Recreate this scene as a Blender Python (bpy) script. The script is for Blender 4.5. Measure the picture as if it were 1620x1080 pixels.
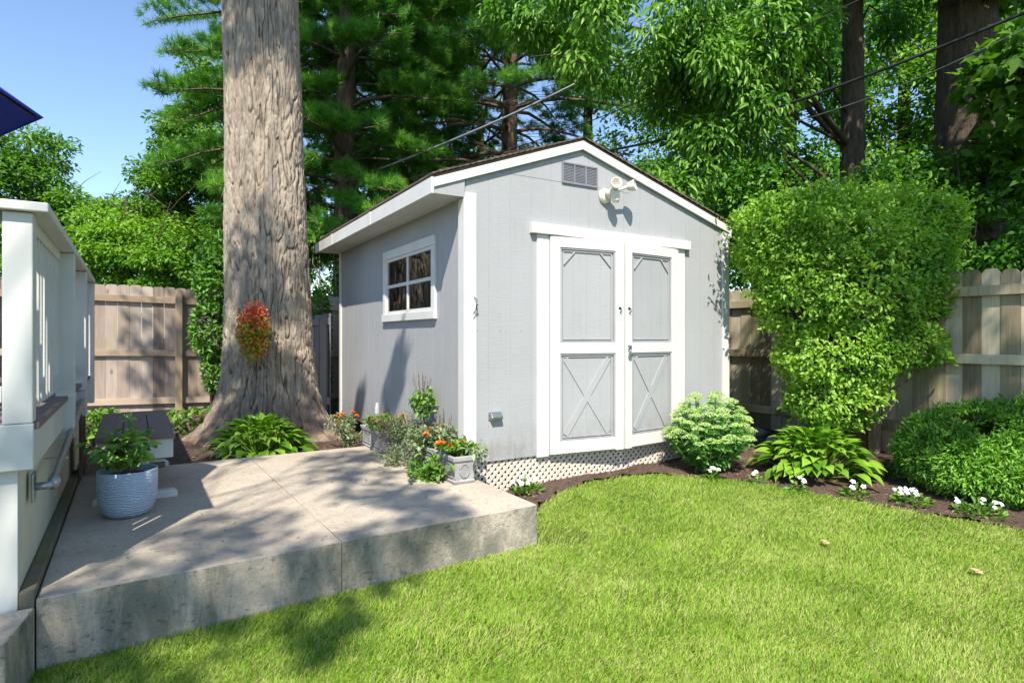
import bpy, math, random
import numpy as np
from mathutils import Vector, Matrix
D = bpy.data
for o in list(D.objects): D.objects.remove(o, do_unlink=True)
SC = bpy.context.scene
COL = SC.collection
R_ = math.radians
EYE = 1.40
F = 949.0                      # focal length in photograph pixels (1620 wide)

# ---------------------------------------------------------------- camera, sky, sun
cam = D.cameras.new('camera'); co = D.objects.new('camera', cam); COL.objects.link(co)
co.location = (0, 0, EYE); co.rotation_euler = (R_(90), 0, 0)
cam.sensor_width = 36; cam.lens = F/1620*36; cam.shift_y = -6/1620
cam.clip_start = 0.05; cam.clip_end = 2000
SC.camera = co
SUN_EL, SUN_AZ = 50.0, 180.0   # sun straight behind the camera
w = D.worlds.new('World'); SC.world = w; w.use_nodes = True
nt = w.node_tree; bg = nt.nodes['Background']
sky = nt.nodes.new('ShaderNodeTexSky'); sky.sky_type = 'NISHITA'; sky.sun_disc = False
sky.sun_elevation = R_(SUN_EL); sky.sun_rotation = R_(SUN_AZ); sky.air_density = 1.0; sky.dust_density = 0.1; sky.ozone_density = 3.0
nt.links.new(sky.outputs[0], bg.inputs[0]); bg.inputs[1].default_value = 0.14
sl = D.lights.new('sun', 'SUN'); so = D.objects.new('sun', sl); COL.objects.link(so)
sl.energy = 4.6; sl.angle = R_(0.5); sl.color = (1, 0.94, 0.84)
SUNV = Vector((0.0, -math.cos(R_(SUN_EL)), math.sin(R_(SUN_EL))))      # towards the sun
so.rotation_euler = (-SUNV).to_track_quat('-Z', 'Y').to_euler(); so.location = (0, -10, 20)
SC.view_settings.view_transform = 'Standard'; SC.view_settings.look = 'None'
SC.view_settings.exposure = 0.85; SC.view_settings.gamma = 1
SC.render.engine = 'CYCLES'

rng = np.random.default_rng(7); random.seed(7)

# ---------------------------------------------------------------- helpers
def tag(o, label=None, cat=None, group=None, kind=None):
    if label: o['label'] = label
    if cat: o['category'] = cat
    if group: o['group'] = group
    if kind: o['kind'] = kind
    return o
def thing(name, label, cat, loc=(0, 0, 0), rotz=0, group=None):
    o = D.objects.new(name, None); COL.objects.link(o); o.location = loc; o.rotation_euler = (0, 0, rotz)
    o.empty_display_size = 0.2
    return tag(o, label, cat, group)
def link_mesh(name, me, mat, parent=None):
    o = D.objects.new(name, me); COL.objects.link(o)
    for m in (mat if isinstance(mat, (list, tuple)) else [mat]): me.materials.append(m)
    if parent: o.parent = parent
    return o
class MB:
    """collects boxes, prisms and tubes and links them as one mesh"""
    def __init__(s): s.v = []; s.f = []; s.r = []; s.m = []; s.cur = 0.5; s.mi = 0
    def add(s, vs, fs):
        n = len(s.v); s.v += [tuple(v) for v in vs]; s.f += [tuple(i+n for i in f) for f in fs]
        s.r += [s.cur]*len(vs); s.m += [s.mi]*len(fs)
    def box(s, x0, y0, z0, x1, y1, z1, M=None):
        v = [(x, y, z) for z in (z0, z1) for y in (y0, y1) for x in (x0, x1)]
        if M: v = [M @ Vector(p) for p in v]
        s.add(v, [(0, 2, 3, 1), (4, 5, 7, 6), (0, 1, 5, 4), (2, 6, 7, 3), (0, 4, 6, 2), (1, 3, 7, 5)])
    def prism(s, poly, a, b, axis='y', M=None):
        """poly: list of 2d points, extruded from a to b along axis"""
        def P(p, t):
            if axis == 'y': return (p[0], t, p[1])
            if axis == 'x': return (t, p[0], p[1])
            return (p[0], p[1], t)
        n = len(poly); v = [P(p, a) for p in poly]+[P(p, b) for p in poly]
        if M: v = [M @ Vector(q) for q in v]
        s.add(v, [tuple(range(n)), tuple(range(2*n-1, n-1, -1))]+[(i, i+n, (i+1) % n+n, (i+1) % n) for i in range(n)])
    def bar(s, p, q, w, h, up=(0, 0, 1)):
        p = Vector(p); q = Vector(q); d = (q-p); L = d.length; d.normalize()
        u = Vector(up); sd = d.cross(u).normalized(); u = sd.cross(d).normalized()
        v = []
        for t in (p, q):
            for a, b in ((-1, -1), (1, -1), (1, 1), (-1, 1)): v.append(t+sd*a*w/2+u*b*h/2)
        s.add(v, [(0, 1, 2, 3), (7, 6, 5, 4), (0, 4, 5, 1), (1, 5, 6, 2), (2, 6, 7, 3), (3, 7, 4, 0)])
    def tube(s, pts, rad, seg=8, cap=True):
        pts = [Vector(p) for p in pts]; n = len(pts)
        if not hasattr(rad, '__len__'): rad = [rad]*n
        v = []; ref = None
        for i, p in enumerate(pts):
            d = (pts[min(i+1, n-1)]-pts[max(i-1, 0)]).normalized()
            if ref is None: ref = Vector((1, 0, 0)) if abs(d.x) < .8 else Vector((0, 1, 0))
            a = d.cross(ref).normalized(); ref = a.cross(d).normalized(); b = ref
            for k in range(seg):
                t = 2*math.pi*k/seg; v.append(p+(a*math.cos(t)+b*math.sin(t))*rad[i])
        f = [(i*seg+k, i*seg+(k+1) % seg, (i+1)*seg+(k+1) % seg, (i+1)*seg+k) for i in range(n-1) for k in range(seg)]
        if cap: f += [tuple(range(seg-1, -1, -1)), tuple((n-1)*seg+k for k in range(seg))]
        s.add(v, f)
    def lathe(s, prof, c=(0, 0, 0), seg=32, sx=1, sy=1, M=None):
        v = []; n = len(prof)
        for r, z in prof:
            for k in range(seg):
                t = 2*math.pi*k/seg; v.append(Vector((c[0]+r*sx*math.cos(t), c[1]+r*sy*math.sin(t), c[2]+z)))
        if M: v = [M @ q for q in v]
        f = [(i*seg+k, i*seg+(k+1) % seg, (i+1)*seg+(k+1) % seg, (i+1)*seg+k) for i in range(n-1) for k in range(seg)]
        if prof[0][0] > 1e-4: f.append(tuple(range(seg-1, -1, -1)))
        s.add(v, f)
    def build(s, name, mat, parent=None, smooth=False, bevel=0, label=None):
        me = D.meshes.new(name); me.from_pydata(s.v, [], s.f)
        a = me.attributes.new('rnd', 'FLOAT', 'POINT'); a.data.foreach_set('value', s.r)
        o = link_mesh(name, me, mat, parent)
        me.polygons.foreach_set('material_index', s.m)
        if smooth: me.polygons.foreach_set('use_smooth', [True]*len(me.polygons))
        me.update()
        if bevel:
            b = o.modifiers.new('bevel', 'BEVEL'); b.width = bevel; b.segments = 2; b.limit_method = 'ANGLE'; b.angle_limit = R_(40)
        if label: o['label'] = label
        return o
def np_mesh(name, V, faces_flat, per, mat, parent=None, attr=None, smooth=True, mats=None):
    """V (N,3), faces_flat loops of constant vertex count lists: [(count,array(M,count)),...]"""
    me = D.meshes.new(name)
    me.vertices.add(len(V)); me.vertices.foreach_set('co', np.ascontiguousarray(V, dtype=np.float32).ravel())
    tot = sum(a.size for a in faces_flat); npol = sum(len(a) for a in faces_flat)
    me.loops.add(tot); me.polygons.add(npol)
    loops = np.concatenate([a.ravel() for a in faces_flat]).astype(np.int32)
    cnt = np.concatenate([np.full(len(a), a.shape[1]) for a in faces_flat])
    st = np.concatenate([[0], np.cumsum(cnt)[:-1]]).astype(np.int32)
    me.loops.foreach_set('vertex_index', loops); me.polygons.foreach_set('loop_start', st)
    me.polygons.foreach_set('use_smooth', np.full(npol, smooth))
    if mats is not None: me.polygons.foreach_set('material_index', mats.astype(np.int32))
    if attr is not None:
        a = me.attributes.new('rnd', 'FLOAT', 'POINT'); a.data.foreach_set('value', attr.astype(np.float32))
    me.update(calc_edges=True)
    return link_mesh(name, me, mat, parent)
def nrm(a): return a/np.maximum(np.linalg.norm(a, axis=1, keepdims=True), 1e-9)
TEMPL = {
 'rhomb': (np.array([(0,0,0),(.45,-.5,.12),(1,0,-.12),(.45,.5,.12)],float), [np.array([(0,1,2),(0,2,3)])]),
 'oval': (np.array([(0,0,0),(.25,-.42,.1),(.62,-.42,.08),(1,0,-.2),(.62,.42,.08),(.25,.42,.1),(.45,0,-.02)],float),
          [np.array([(0,1,2,6),(6,4,5,0)]), np.array([(6,2,3),(6,3,4)])]),
 'maple': (np.array([(0,0,0),(.18,-.42,.06),(.42,-.55,0),(.5,-.2,.03),(1,0,-.15),(.5,.2,.03),(.42,.55,0),(.18,.42,.06)],float),
          [np.array([(0,3,4,5)]), np.array([(0,1,2),(0,2,3),(0,5,6),(0,6,7)])]),
 'needle': (np.array([(0,-.5,0),(0,.5,0),(1,0,0)],float), [np.array([(0,1,2)])]),
 'blade': (np.array([(0,-.5,0),(0,.5,0),(.55,-.38,.06),(.55,.38,.06),(1,0,.26)],float), [np.array([(0,1,3,2)]), np.array([(2,3,4)])]),
 'hosta': None,
}
def _hosta():
    rows = [(0, .03, 0), (.16, .05, .10), (.26, .24, .15), (.40, .44, .17), (.56, .50, .155), (.72, .42, .11), (.86, .26, .03), (.96, .11, -.05), (1.05, .004, -.14)]
    V = []; 
    for t, w_, z in rows: V += [(t, -w_, z+.05*w_*2), (t, 0, z-.01), (t, w_, z+.05*w_*2)]
    F_ = []
    for k in range(len(rows)-1):
        a = k*3; F_ += [(a, a+1, a+4, a+3), (a+1, a+2, a+5, a+4)]
    return np.array(V, float), [np.array(F_)]
TEMPL['hosta'] = _hosta()
def leaf_mesh(name, pos, dirs, ups, ln, wd, mat, parent=None, shape='rhomb', rnd=None):
    T, faces = TEMPL[shape]; n = len(pos)
    dirs = nrm(dirs); side = nrm(np.cross(dirs, ups)); up = np.cross(side, dirs)
    ln = np.broadcast_to(ln, n); wd = np.broadcast_to(wd, n)
    V = (pos[:, None, :] + T[None, :, 0, None]*ln[:, None, None]*dirs[:, None, :]
         + T[None, :, 1, None]*wd[:, None, None]*side[:, None, :] + T[None, :, 2, None]*ln[:, None, None]*up[:, None, :])
    k = len(T); off = (np.arange(n)*k)
    fl = [(f[None]+off[:, None, None]).reshape(-1, f.shape[1]) for f in faces]
    if rnd is None: rnd = rng.random(n)
    return np_mesh(name, V.reshape(-1, 3), fl, None, mat, parent, np.repeat(rnd, k))
def _h(i, j, k):
    n = (i.astype(np.int64)*374761393+j.astype(np.int64)*668265263+k.astype(np.int64)*2147483647) & 0xffffffff
    n = ((n ^ (n >> 13))*1274126177) & 0xffffffff
    return ((n ^ (n >> 16)) & 0xffff)/65535.0
def vnoise(x, y, z):
    x = np.asarray(x, float); y = np.asarray(y, float)+np.zeros_like(x); z = np.asarray(z, float)+np.zeros_like(x)
    i, j, k = np.floor(x).astype(int), np.floor(y).astype(int), np.floor(z).astype(int)
    u, v, t = x-i, y-j, z-k; u, v, t = u*u*(3-2*u), v*v*(3-2*v), t*t*(3-2*t)
    r = 0
    for a in (0, 1):
        for b in (0, 1):
            for c in (0, 1):
                r = r+_h(i+a, j+b, k+c)*(u if a else 1-u)*(v if b else 1-v)*(t if c else 1-t)
    return r
def fbm(x, y, z, o=3):
    s = 0; a = .5
    for i in range(o): s = s+a*vnoise(x*2**i+17*i, y*2**i, z*2**i); a *= .5
    return s/(1-.5**o)
def px(x, y, Y): return Vector(((x-810)/F*Y, Y, EYE-(y-534)/F*Y))   # photo point at depth Y

GY = [-60, 2.4, 4.0, 4.6, 5.2, 6, 7, 8.5, 10, 60]; GZ = [0, 0, .045, .10, .155, .20, .24, .34, .40, .40]
def gh(x, y):
    g = np.interp(y, GY, GZ)
    return g
S = lambda r, l: (-.368+.8587*r-.5125*l, 4.72+.5125*r+.8587*l)      # shed frame -> world
DK = lambda r, l: (-1.99+.844*r-.536*l, 2.50+.536*r+.844*l)         # deck frame -> world

# ---------------------------------------------------------------- materials
class NT:
    def __init__(s, name):
        s.m = D.materials.new(name); s.m.use_nodes = True; s.t = s.m.node_tree; s.n = s.t.nodes; s.l = s.t.links
        s.b = s.n['Principled BSDF']; s.tc = s.n.new('ShaderNodeTexCoord')
    def coords(s, scale=(1, 1, 1), src='Object', rot=(0, 0, 0)):
        mp = s.n.new('ShaderNodeMapping'); s.l.new(s.tc.outputs[src], mp.inputs[0]); mp.inputs['Scale'].default_value = scale
        mp.inputs['Rotation'].default_value = rot
        return mp.outputs[0]
    def noise(s, vec, scale, detail=6, rough=.6, dist=0):
        n = s.n.new('ShaderNodeTexNoise'); s.l.new(vec, n.inputs['Vector']); n.inputs['Scale'].default_value = scale
        n.inputs['Detail'].default_value = detail; n.inputs['Roughness'].default_value = rough; n.inputs['Distortion'].default_value = dist
        return n.outputs['Fac']
    def ramp(s, fac, stops):
        r = s.n.new('ShaderNodeValToRGB'); s.l.new(fac, r.inputs[0]); e = r.color_ramp.elements
        while len(e) < len(stops): e.new(.5)
        for i, (p, c) in enumerate(stops):
            e[i].position = p; e[i].color = (c if hasattr(c, '__len__') else (c, c, c))+((1,) if not hasattr(c, '__len__') or len(c) == 3 else ())
        return r.outputs[0]
    def mix(s, fac, a, b, mode='MIX'):
        m = s.n.new('ShaderNodeMix'); m.data_type = 'RGBA'; m.blend_type = mode
        for i, v in ((0, fac), (6, a), (7, b)):
            if isinstance(v, bpy.types.NodeSocket): s.l.new(v, m.inputs[i])
            else: m.inputs[i].default_value = v if i == 0 else (tuple(v)+(1,) if len(v) == 3 else v)
        return m.outputs[2]
    def math(s, op, a, b=0):
        m = s.n.new('ShaderNodeMath'); m.operation = op
        for i, v in ((0, a), (1, b)):
            if isinstance(v, bpy.types.NodeSocket): s.l.new(v, m.inputs[i])
            else: m.inputs[i].default_value = v
        return m.outputs[0]
    def attr(s, name='rnd'):
        a = s.n.new('ShaderNodeAttribute'); a.attribute_name = name; return a.outputs['Fac']
    def bump(s, h, strength=.5, dist=.01, prev=None):
        b = s.n.new('ShaderNodeBump'); s.l.new(h, b.inputs['Height']); b.inputs['Strength'].default_value = strength
        b.inputs['Distance'].default_value = dist
        if prev is not None: s.l.new(prev, b.inputs['Normal'])
        return b.outputs[0]
    def out(s, col, rough=.7, bump=None, metal=0, spec=.5):
        if isinstance(col, bpy.types.NodeSocket): s.l.new(col, s.b.inputs['Base Color'])
        else: s.b.inputs['Base Color'].default_value = tuple(col)+(1,)
        if isinstance(rough, bpy.types.NodeSocket): s.l.new(rough, s.b.inputs['Roughness'])
        else: s.b.inputs['Roughness'].default_value = rough
        s.b.inputs['Metallic'].default_value = metal; s.b.inputs['Specular IOR Level'].default_value = spec
        if bump is not None: s.l.new(bump, s.b.inputs['Normal'])
        return s.m
def plain(name, c, c2=None, rough=.6, scale=8, stretch=(1, 1, 1), bump=.2, dist=.004, metal=0, spec=.4):
    m = NT(name); v = m.coords(stretch); n = m.noise(v, scale)
    c2 = c2 or tuple(x*.8 for x in c)
    return m.out(m.ramp(n, [(.3, c2), (.7, c)]), rough, m.bump(m.noise(v, scale*4), bump, dist), metal, spec)
def leaf_mat(name, dark, light, trans=.35, rough=.45, extra=None, patch=1.2):
    m = NT(name); a = m.attr(); v = m.coords()
    n = m.noise(v, patch, 3)
    f = m.math('ADD', m.math('MULTIPLY', a, .75), m.math('MULTIPLY', n, .38))
    stops = [(.2, dark), (.8, light)]
    col = m.ramp(f, stops)
    if extra: col = m.mix(m.ramp(a, [(extra[0], 0.0), (extra[0]+.01, 1.0)]), col, extra[1])
    m.out(col, rough, None, 0, .35)
    tr = m.n.new('ShaderNodeBsdfTranslucent')
    tcol = m.mix(1.0, col, (.85, 1.15, .3), 'MULTIPLY'); m.l.new(tcol, tr.inputs[0])
    mx = m.n.new('ShaderNodeMixShader'); mx.inputs[0].default_value = trans
    m.l.new(m.b.outputs[0], mx.inputs[1]); m.l.new(tr.outputs[0], mx.inputs[2])
    m.l.new(mx.outputs[0], m.n['Material Output'].inputs[0])
    return m.m
def wood_mat(name, stops, grain=(14, 14, .9), rough=.85, bump=.5, dist=.004, tint=None, moss=None):
    m = NT(name); a = m.attr()
    add = m.n.new('ShaderNodeVectorMath'); add.operation = 'ADD'
    cb = m.n.new('ShaderNodeCombineXYZ'); m.l.new(m.math('MULTIPLY', a, 37.0), cb.inputs[2]); m.l.new(m.tc.outputs['Object'], add.inputs[0]); m.l.new(cb.outputs[0], add.inputs[1])
    mp = m.n.new('ShaderNodeMapping'); m.l.new(add.outputs[0], mp.inputs[0]); mp.inputs['Scale'].default_value = grain
    g = m.noise(mp.outputs[0], 2.2, 8, .65, .6); big = m.noise(m.coords((1, 1, .6)), 2.2, 4)
    f = m.math('ADD', m.math('MULTIPLY', g, .55), m.math('ADD', m.math('MULTIPLY', a, .45), m.math('SUBTRACT', m.math('MULTIPLY', big, .4), .14)))
    col = m.ramp(f, stops)
    if moss: col = m.mix(m.ramp(m.noise(m.coords((1, 1, .5)), 1.7, 5), [(.5, 0.0), (.72, moss[0])]), col, moss[1])
    # knots
    vo = m.n.new('ShaderNodeTexVoronoi'); vo.inputs['Scale'].default_value = 3.1
    mp2 = m.n.new('ShaderNodeMapping'); m.l.new(add.outputs[0], mp2.inputs[0]); mp2.inputs['Scale'].default_value = (1, 1, .45); m.l.new(mp2.outputs[0], vo.inputs['Vector'])
    k = m.ramp(vo.outputs['Distance'], [(.035, 1.0), (.075, 0.0)])
    col = m.mix(m.math('MULTIPLY', k, .55), col, tuple(x*.35 for x in stops[0][1]))
    return m.out(col, rough, m.bump(g, bump, dist))

def siding_mat(name, c):
    m = NT(name); v = m.coords((1, 1, 5)); g = m.noise(v, 14, 6, .6, .8)
    big = m.noise(m.coords(), 1.3, 4)
    col = m.ramp(big, [(.3, tuple(x*.9 for x in c)), (.7, c)])
    drt = m.ramp(m.noise(m.coords((6, 6, .8)), 3, 6), [(.55, 0.0), (.8, .22)])
    col = m.mix(drt, col, (c[0]*.55, c[1]*.55, c[2]*.5))
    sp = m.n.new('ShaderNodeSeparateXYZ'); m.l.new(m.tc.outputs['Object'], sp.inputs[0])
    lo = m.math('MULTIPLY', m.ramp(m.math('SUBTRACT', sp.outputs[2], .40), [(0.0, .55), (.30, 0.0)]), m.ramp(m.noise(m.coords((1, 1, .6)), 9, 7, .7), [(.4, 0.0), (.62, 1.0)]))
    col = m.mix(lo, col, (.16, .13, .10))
    return m.out(col, .75, m.bump(m.noise(m.coords((1, 1, 2)), 120, 3), .25, .002, m.bump(g, .55, .004)), 0, .3)
def paint_mat(name, c=(.78, .78, .75), wear=.5, grain=(3, 3, 3)):
    m = NT(name); v = m.coords(); n = m.noise(v, 3, 5)
    col = m.ramp(n, [(.3, tuple(x*.88 for x in c)), (.7, c)])
    fl = m.ramp(m.noise(m.coords(grain), 9, 9, .75, .4), [(.66, 0.0), (.70, wear)])
    col = m.mix(fl, col, (.30, .27, .24))
    return m.out(col, .55, m.bump(m.noise(m.coords(grain), 18, 6), .35, .002), 0, .35)

M = {}
M['siding'] = siding_mat('grey painted siding', (.375, .377, .382))
M['white'] = paint_mat('white paint', (.66, .645, .61), .3)
M['worn'] = paint_mat('worn white paint', (.67, .655, .62), .8, (1.2, 3, 5))
M['deckwhite'] = paint_mat('deck white paint', (.60, .60, .56), .7)
M['cream'] = paint_mat('cream painted boards', (.66, .63, .50), .2)
M['lattice'] = paint_mat('pale lattice', (.66, .56, .48), .35, (6, 6, 6))
M['shingle'] = plain('brown shingle', (.19, .14, .11), (.08, .06, .05), .95, 30, bump=.8, dist=.01)
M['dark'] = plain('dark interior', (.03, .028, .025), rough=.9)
M['inner'] = plain('interior plywood', (.20, .14, .09), (.10, .07, .05), rough=.9)
M['vent'] = plain('grey aluminium vent', (.30, .30, .33), (.22, .22, .25), .5, metal=.3)
M['metal'] = plain('galvanised steel', (.45, .47, .50), (.30, .32, .35), .35, 12, metal=.85)
M['black'] = plain('black iron', (.02, .02, .02), rough=.5)
M['ivory'] = plain('ivory plastic', (.72, .68, .58), (.68, .64, .54), .4, bump=.02)
M['stoneplanter'] = plain('cast stone', (.37, .36, .35), (.24, .235, .23), .85, 14, bump=.4, dist=.004)
M['bluepot'] = None
M['composite'] = wood_mat('composite decking', [(.3, (.10, .075, .07)), (.7, (.18, .135, .12))], (12, 1.2, 12), .8, .4, .002)
M['fence_l'] = wood_mat('weathered cedar boards', [(.25, (.15, .105, .08)), (.5, (.31, .235, .185)), (.8, (.46, .375, .31))], (16, 16, .9), moss=(.5, (.22, .19, .10)))
M['fence_r'] = wood_mat('mossy weathered boards', [(.25, (.14, .105, .06)), (.5, (.34, .27, .17)), (.8, (.60, .51, .36))], (16, 16, .9), moss=(.7, (.20, .21, .07)))
M['rail_l'] = wood_mat('cedar rail', [(.25, (.26, .18, .12)), (.8, (.50, .39, .29))], (1.5, 16, 16))
M['post_l'] = wood_mat('cedar post', [(.25, (.24, .16, .09)), (.8, (.46, .34, .22))], (14, 14, .9))
M['fence_g'] = wood_mat('grey weathered boards', [(.25, (.13, .125, .13)), (.8, (.32, .31, .32))], (16, 16, .9))
M['mosstimber'] = wood_mat('mossy timber', [(.25, (.09, .08, .05)), (.8, (.22, .19, .12))], (8, 8, 2), moss=(.95, (.10, .15, .02)))
M['darkslat'] = wood_mat('dark brown slats', [(.25, (.05, .035, .025)), (.8, (.14, .10, .065))], (14, 14, .9))
M['blue'] = plain('navy canvas', (.03, .06, .50), (.025, .05, .42), .8, 30, bump=.1)
M['bark_far'] = plain('brown bark', (.16, .115, .08), (.06, .045, .035), .95, 7, (3, 3, .7), bump=1, dist=.04)
M['bark_pine'] = plain('pine bark', (.24, .16, .11), (.09, .065, .05), .95, 7, (3, 3, 1), bump=1, dist=.03)
M['twig'] = plain('twig bark', (.20, .15, .10), (.12, .09, .06), .9, 12)
M['terracotta'] = plain('potting soil', (.05, .035, .025), rough=.95)

m = NT('oak bark'); a = m.attr()
v = m.coords((5, 5, 1.1))
col = m.ramp(m.noise(v, 3.5, 8, .7, .5), [(.28, (.19, .15, .11)), (.5, (.36, .295, .225)), (.75, (.52, .445, .355))])
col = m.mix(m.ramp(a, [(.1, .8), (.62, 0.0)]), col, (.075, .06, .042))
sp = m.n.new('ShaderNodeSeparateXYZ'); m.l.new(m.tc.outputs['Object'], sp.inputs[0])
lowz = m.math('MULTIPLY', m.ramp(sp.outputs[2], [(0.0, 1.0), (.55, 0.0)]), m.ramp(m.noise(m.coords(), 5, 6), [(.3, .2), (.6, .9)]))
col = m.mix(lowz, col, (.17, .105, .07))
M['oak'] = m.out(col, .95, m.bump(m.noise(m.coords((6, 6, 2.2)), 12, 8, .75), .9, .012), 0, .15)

m = NT('cast concrete'); v = m.coords()
col = m.ramp(m.noise(v, 1.6, 8, .65), [(.3, (.41, .34, .255)), (.7, (.59, .505, .395))])
col = m.mix(m.ramp(m.noise(v, 60, 4), [(.35, .35), (.6, 0.0)]), col, (.30, .28, .26))
sep = m.n.new('ShaderNodeSeparateXYZ'); m.l.new(m.tc.outputs['Object'], sep.inputs[0])
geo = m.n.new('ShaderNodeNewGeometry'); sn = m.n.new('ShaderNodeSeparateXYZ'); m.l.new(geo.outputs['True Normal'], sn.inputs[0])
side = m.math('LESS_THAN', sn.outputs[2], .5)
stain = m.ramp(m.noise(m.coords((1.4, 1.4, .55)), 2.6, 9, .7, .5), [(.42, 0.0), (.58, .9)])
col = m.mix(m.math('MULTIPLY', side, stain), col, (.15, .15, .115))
speck = m.ramp(m.noise(m.coords((1, 1, 1)), 3.1, 6, .7), [(.55, 0.0), (.75, .25)])
col = m.mix(speck, col, (.28, .25, .22))
pit = m.ramp(m.noise(m.coords((1, 1, 1.6)), 26, 5, .6), [(.30, 0.0), (.38, 1.0)])
col = m.mix(m.ramp(m.noise(v, 240, 3, .8), [(.42, .30), (.55, 0.0)]), col, (.22, .19, .16))
col = m.mix(m.ramp(m.noise(m.coords((1, 2.2, 1), rot=(0, 0, .5)), 2.2, 9, .75), [(.52, 0.0), (.68, .30)]), col, (.30, .24, .18))
brush = m.noise(m.coords((90, 3, 3), rot=(0, 0, R_(32))), 2, 3)
b1 = m.bump(brush, .12, .002); b2 = m.bump(m.math('MULTIPLY', side, m.noise(v, 38, 6, .7)), .9, .010, m.bump(pit, .7, .012, b1))
M['concrete'] = m.out(col, .9, b2, 0, .2)

m = NT('mulch'); v = m.coords()
col = m.ramp(m.noise(v, 26, 8, .8), [(.3, (.055, .035, .028)), (.55, (.15, .10, .078)), (.8, (.30, .21, .165))])
M['mulch'] = m.out(col, .95, m.bump(m.noise(v, 45, 6, .7), 1, .03), 0, .1)
m = NT('lawn soil'); v = m.coords()
M['lawnsoil'] = m.out(m.ramp(m.noise(v, 9, 6, .7), [(.3, (.06, .085, .02)), (.7, (.13, .15, .04))]), .95, m.bump(m.noise(v, 60), 1, .02), 0, .1)
m = NT('rough ground'); v = m.coords()
M['ground'] = m.out(m.ramp(m.noise(v, 1.3, 8, .7), [(.3, (.035, .05, .015)), (.7, (.08, .10, .03))]), .95, m.bump(m.noise(v, 20), 1, .05), 0, .1)
m = NT('grass blades'); a = m.attr(); v = m.coords()
pn = m.noise(v, 1.7, 5, .65)
f = m.math('ADD', m.math('MULTIPLY', a, .75), m.math('MULTIPLY', m.ramp(pn, [(.32, 0.0), (.68, 1.0)]), .42))
col = m.ramp(f, [(.18, (.15, .29, .022)), (.48, (.29, .46, .04)), (.74, (.37, .53, .065)), (.93, (.53, .56, .19))])
straw = m.ramp(a, [(.88, 0.0), (.91, .9)]); col = m.mix(straw, col, (.52, .42, .20))
m.out(col, .5, None, 0, .3)
tr = m.n.new('ShaderNodeBsdfTranslucent'); m.l.new(col, tr.inputs[0]); mx = m.n.new('ShaderNodeMixShader'); mx.inputs[0].default_value = .35
m.l.new(m.b.outputs[0], mx.inputs[1]); m.l.new(tr.outputs[0], mx.inputs[2]); m.l.new(mx.outputs[0], m.n['Material Output'].inputs[0])
M['grass'] = m.m

m = NT('blue glazed pot')
wv = m.n.new('ShaderNodeTexWave'); wv.bands_direction = 'Z'; m.l.new(m.coords((1, 1, 1)), wv.inputs['Vector']); wv.inputs['Scale'].default_value = 17
wv.inputs['Distortion'].default_value = 7; wv.inputs['Detail'].default_value = 2; wv.inputs['Detail Scale'].default_value = 1.3
col = m.ramp(wv.outputs['Fac'], [(.2, (.35, .44, .55)), (.8, (.42, .51, .63))])
M['bluepot'] = m.out(col, .35, m.bump(wv.outputs['Fac'], .5, .009), 0, .5)
m = NT('window glass')
m.out((.02, .025, .03), .03); m.b.inputs['Transmission Weight'].default_value = 0
gl = m.n.new('ShaderNodeBsdfGlossy'); gl.inputs['Roughness'].default_value = .02; tp = m.n.new('ShaderNodeBsdfTransparent')
fr = m.n.new('ShaderNodeFresnel'); fr.inputs[0].default_value = 1.55; mx = m.n.new('ShaderNodeMixShader')
m.l.new(m.math('ADD', m.math('MULTIPLY', fr.outputs[0], 1.2), .05), mx.inputs[0]); m.l.new(tp.outputs[0], mx.inputs[1]); m.l.new(gl.outputs[0], mx.inputs[2])
m.l.new(mx.outputs[0], m.n['Material Output'].inputs[0]); M['glass'] = m.m

M['leaf_maple'] = leaf_mat('maple leaves', (.03, .12, .010), (.17, .33, .03), .4, patch=.5)
M['leaf_yellow'] = leaf_mat('yellow green leaves', (.05, .17, .012), (.25, .43, .03), .4, patch=.6)
M['leaf_far'] = leaf_mat('far leaves', (.018, .10, .010), (.13, .31, .025), .36, patch=.35)
M['leaf_hick'] = leaf_mat('drooping compound leaves', (.035, .15, .015), (.24, .44, .06), .42, .36, patch=.8)
M['needle'] = leaf_mat('pine needles', (.025, .13, .02), (.20, .42, .05), .4, .5, patch=.6)
M['leaf_bush'] = leaf_mat('light green shrub leaves', (.05, .20, .012), (.34, .53, .07), .38, .42, (.985, (.40, .16, .07)), patch=1.5)
M['leaf_ivy'] = leaf_mat('ivy leaves', (.04, .12, .015), (.14, .30, .04), .3, .4)
M['leaf_yew'] = leaf_mat('yew needles', (.03, .14, .015), (.24, .46, .06), .35, .45, (.975, (.35, .17, .05)), patch=2.5)
M['leaf_hosta'] = leaf_mat('hosta leaves', (.07, .19, .012), (.25, .43, .04), .3, .42, patch=6)
M['leaf_sedum'] = leaf_mat('sedum leaves', (.08, .22, .04), (.24, .44, .12), .3, .5)
M['sedumhead'] = leaf_mat('sedum flower heads', (.32, .48, .12), (.56, .70, .26), .2, .7)
M['leaf_plant'] = leaf_mat('bedding plant leaves', (.06, .17, .02), (.22, .38, .06), .3, .5)
M['leaf_grey'] = leaf_mat('grey green leaves', (.14, .20, .09), (.34, .40, .22), .25, .6)
M['leaf_coleus'] = leaf_mat('dry brown sprigs', (.20, .13, .07), (.36, .28, .15), .25, .6)
M['orange'] = leaf_mat('orange petals', (.75, .12, .01), (.85, .22, .015), .25, .6)
M['red'] = leaf_mat('coral red petals', (.75, .05, .03), (.90, .24, .10), .25, .6)
M['yellowred'] = leaf_mat('yellow green leaves tinged red', (.24, .34, .03), (.52, .52, .05), .3, .5, (.82, (.55, .12, .04)))
M['petal'] = leaf_mat('white petals', (.72, .73, .72), (.82, .82, .80), .3, .6)
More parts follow.
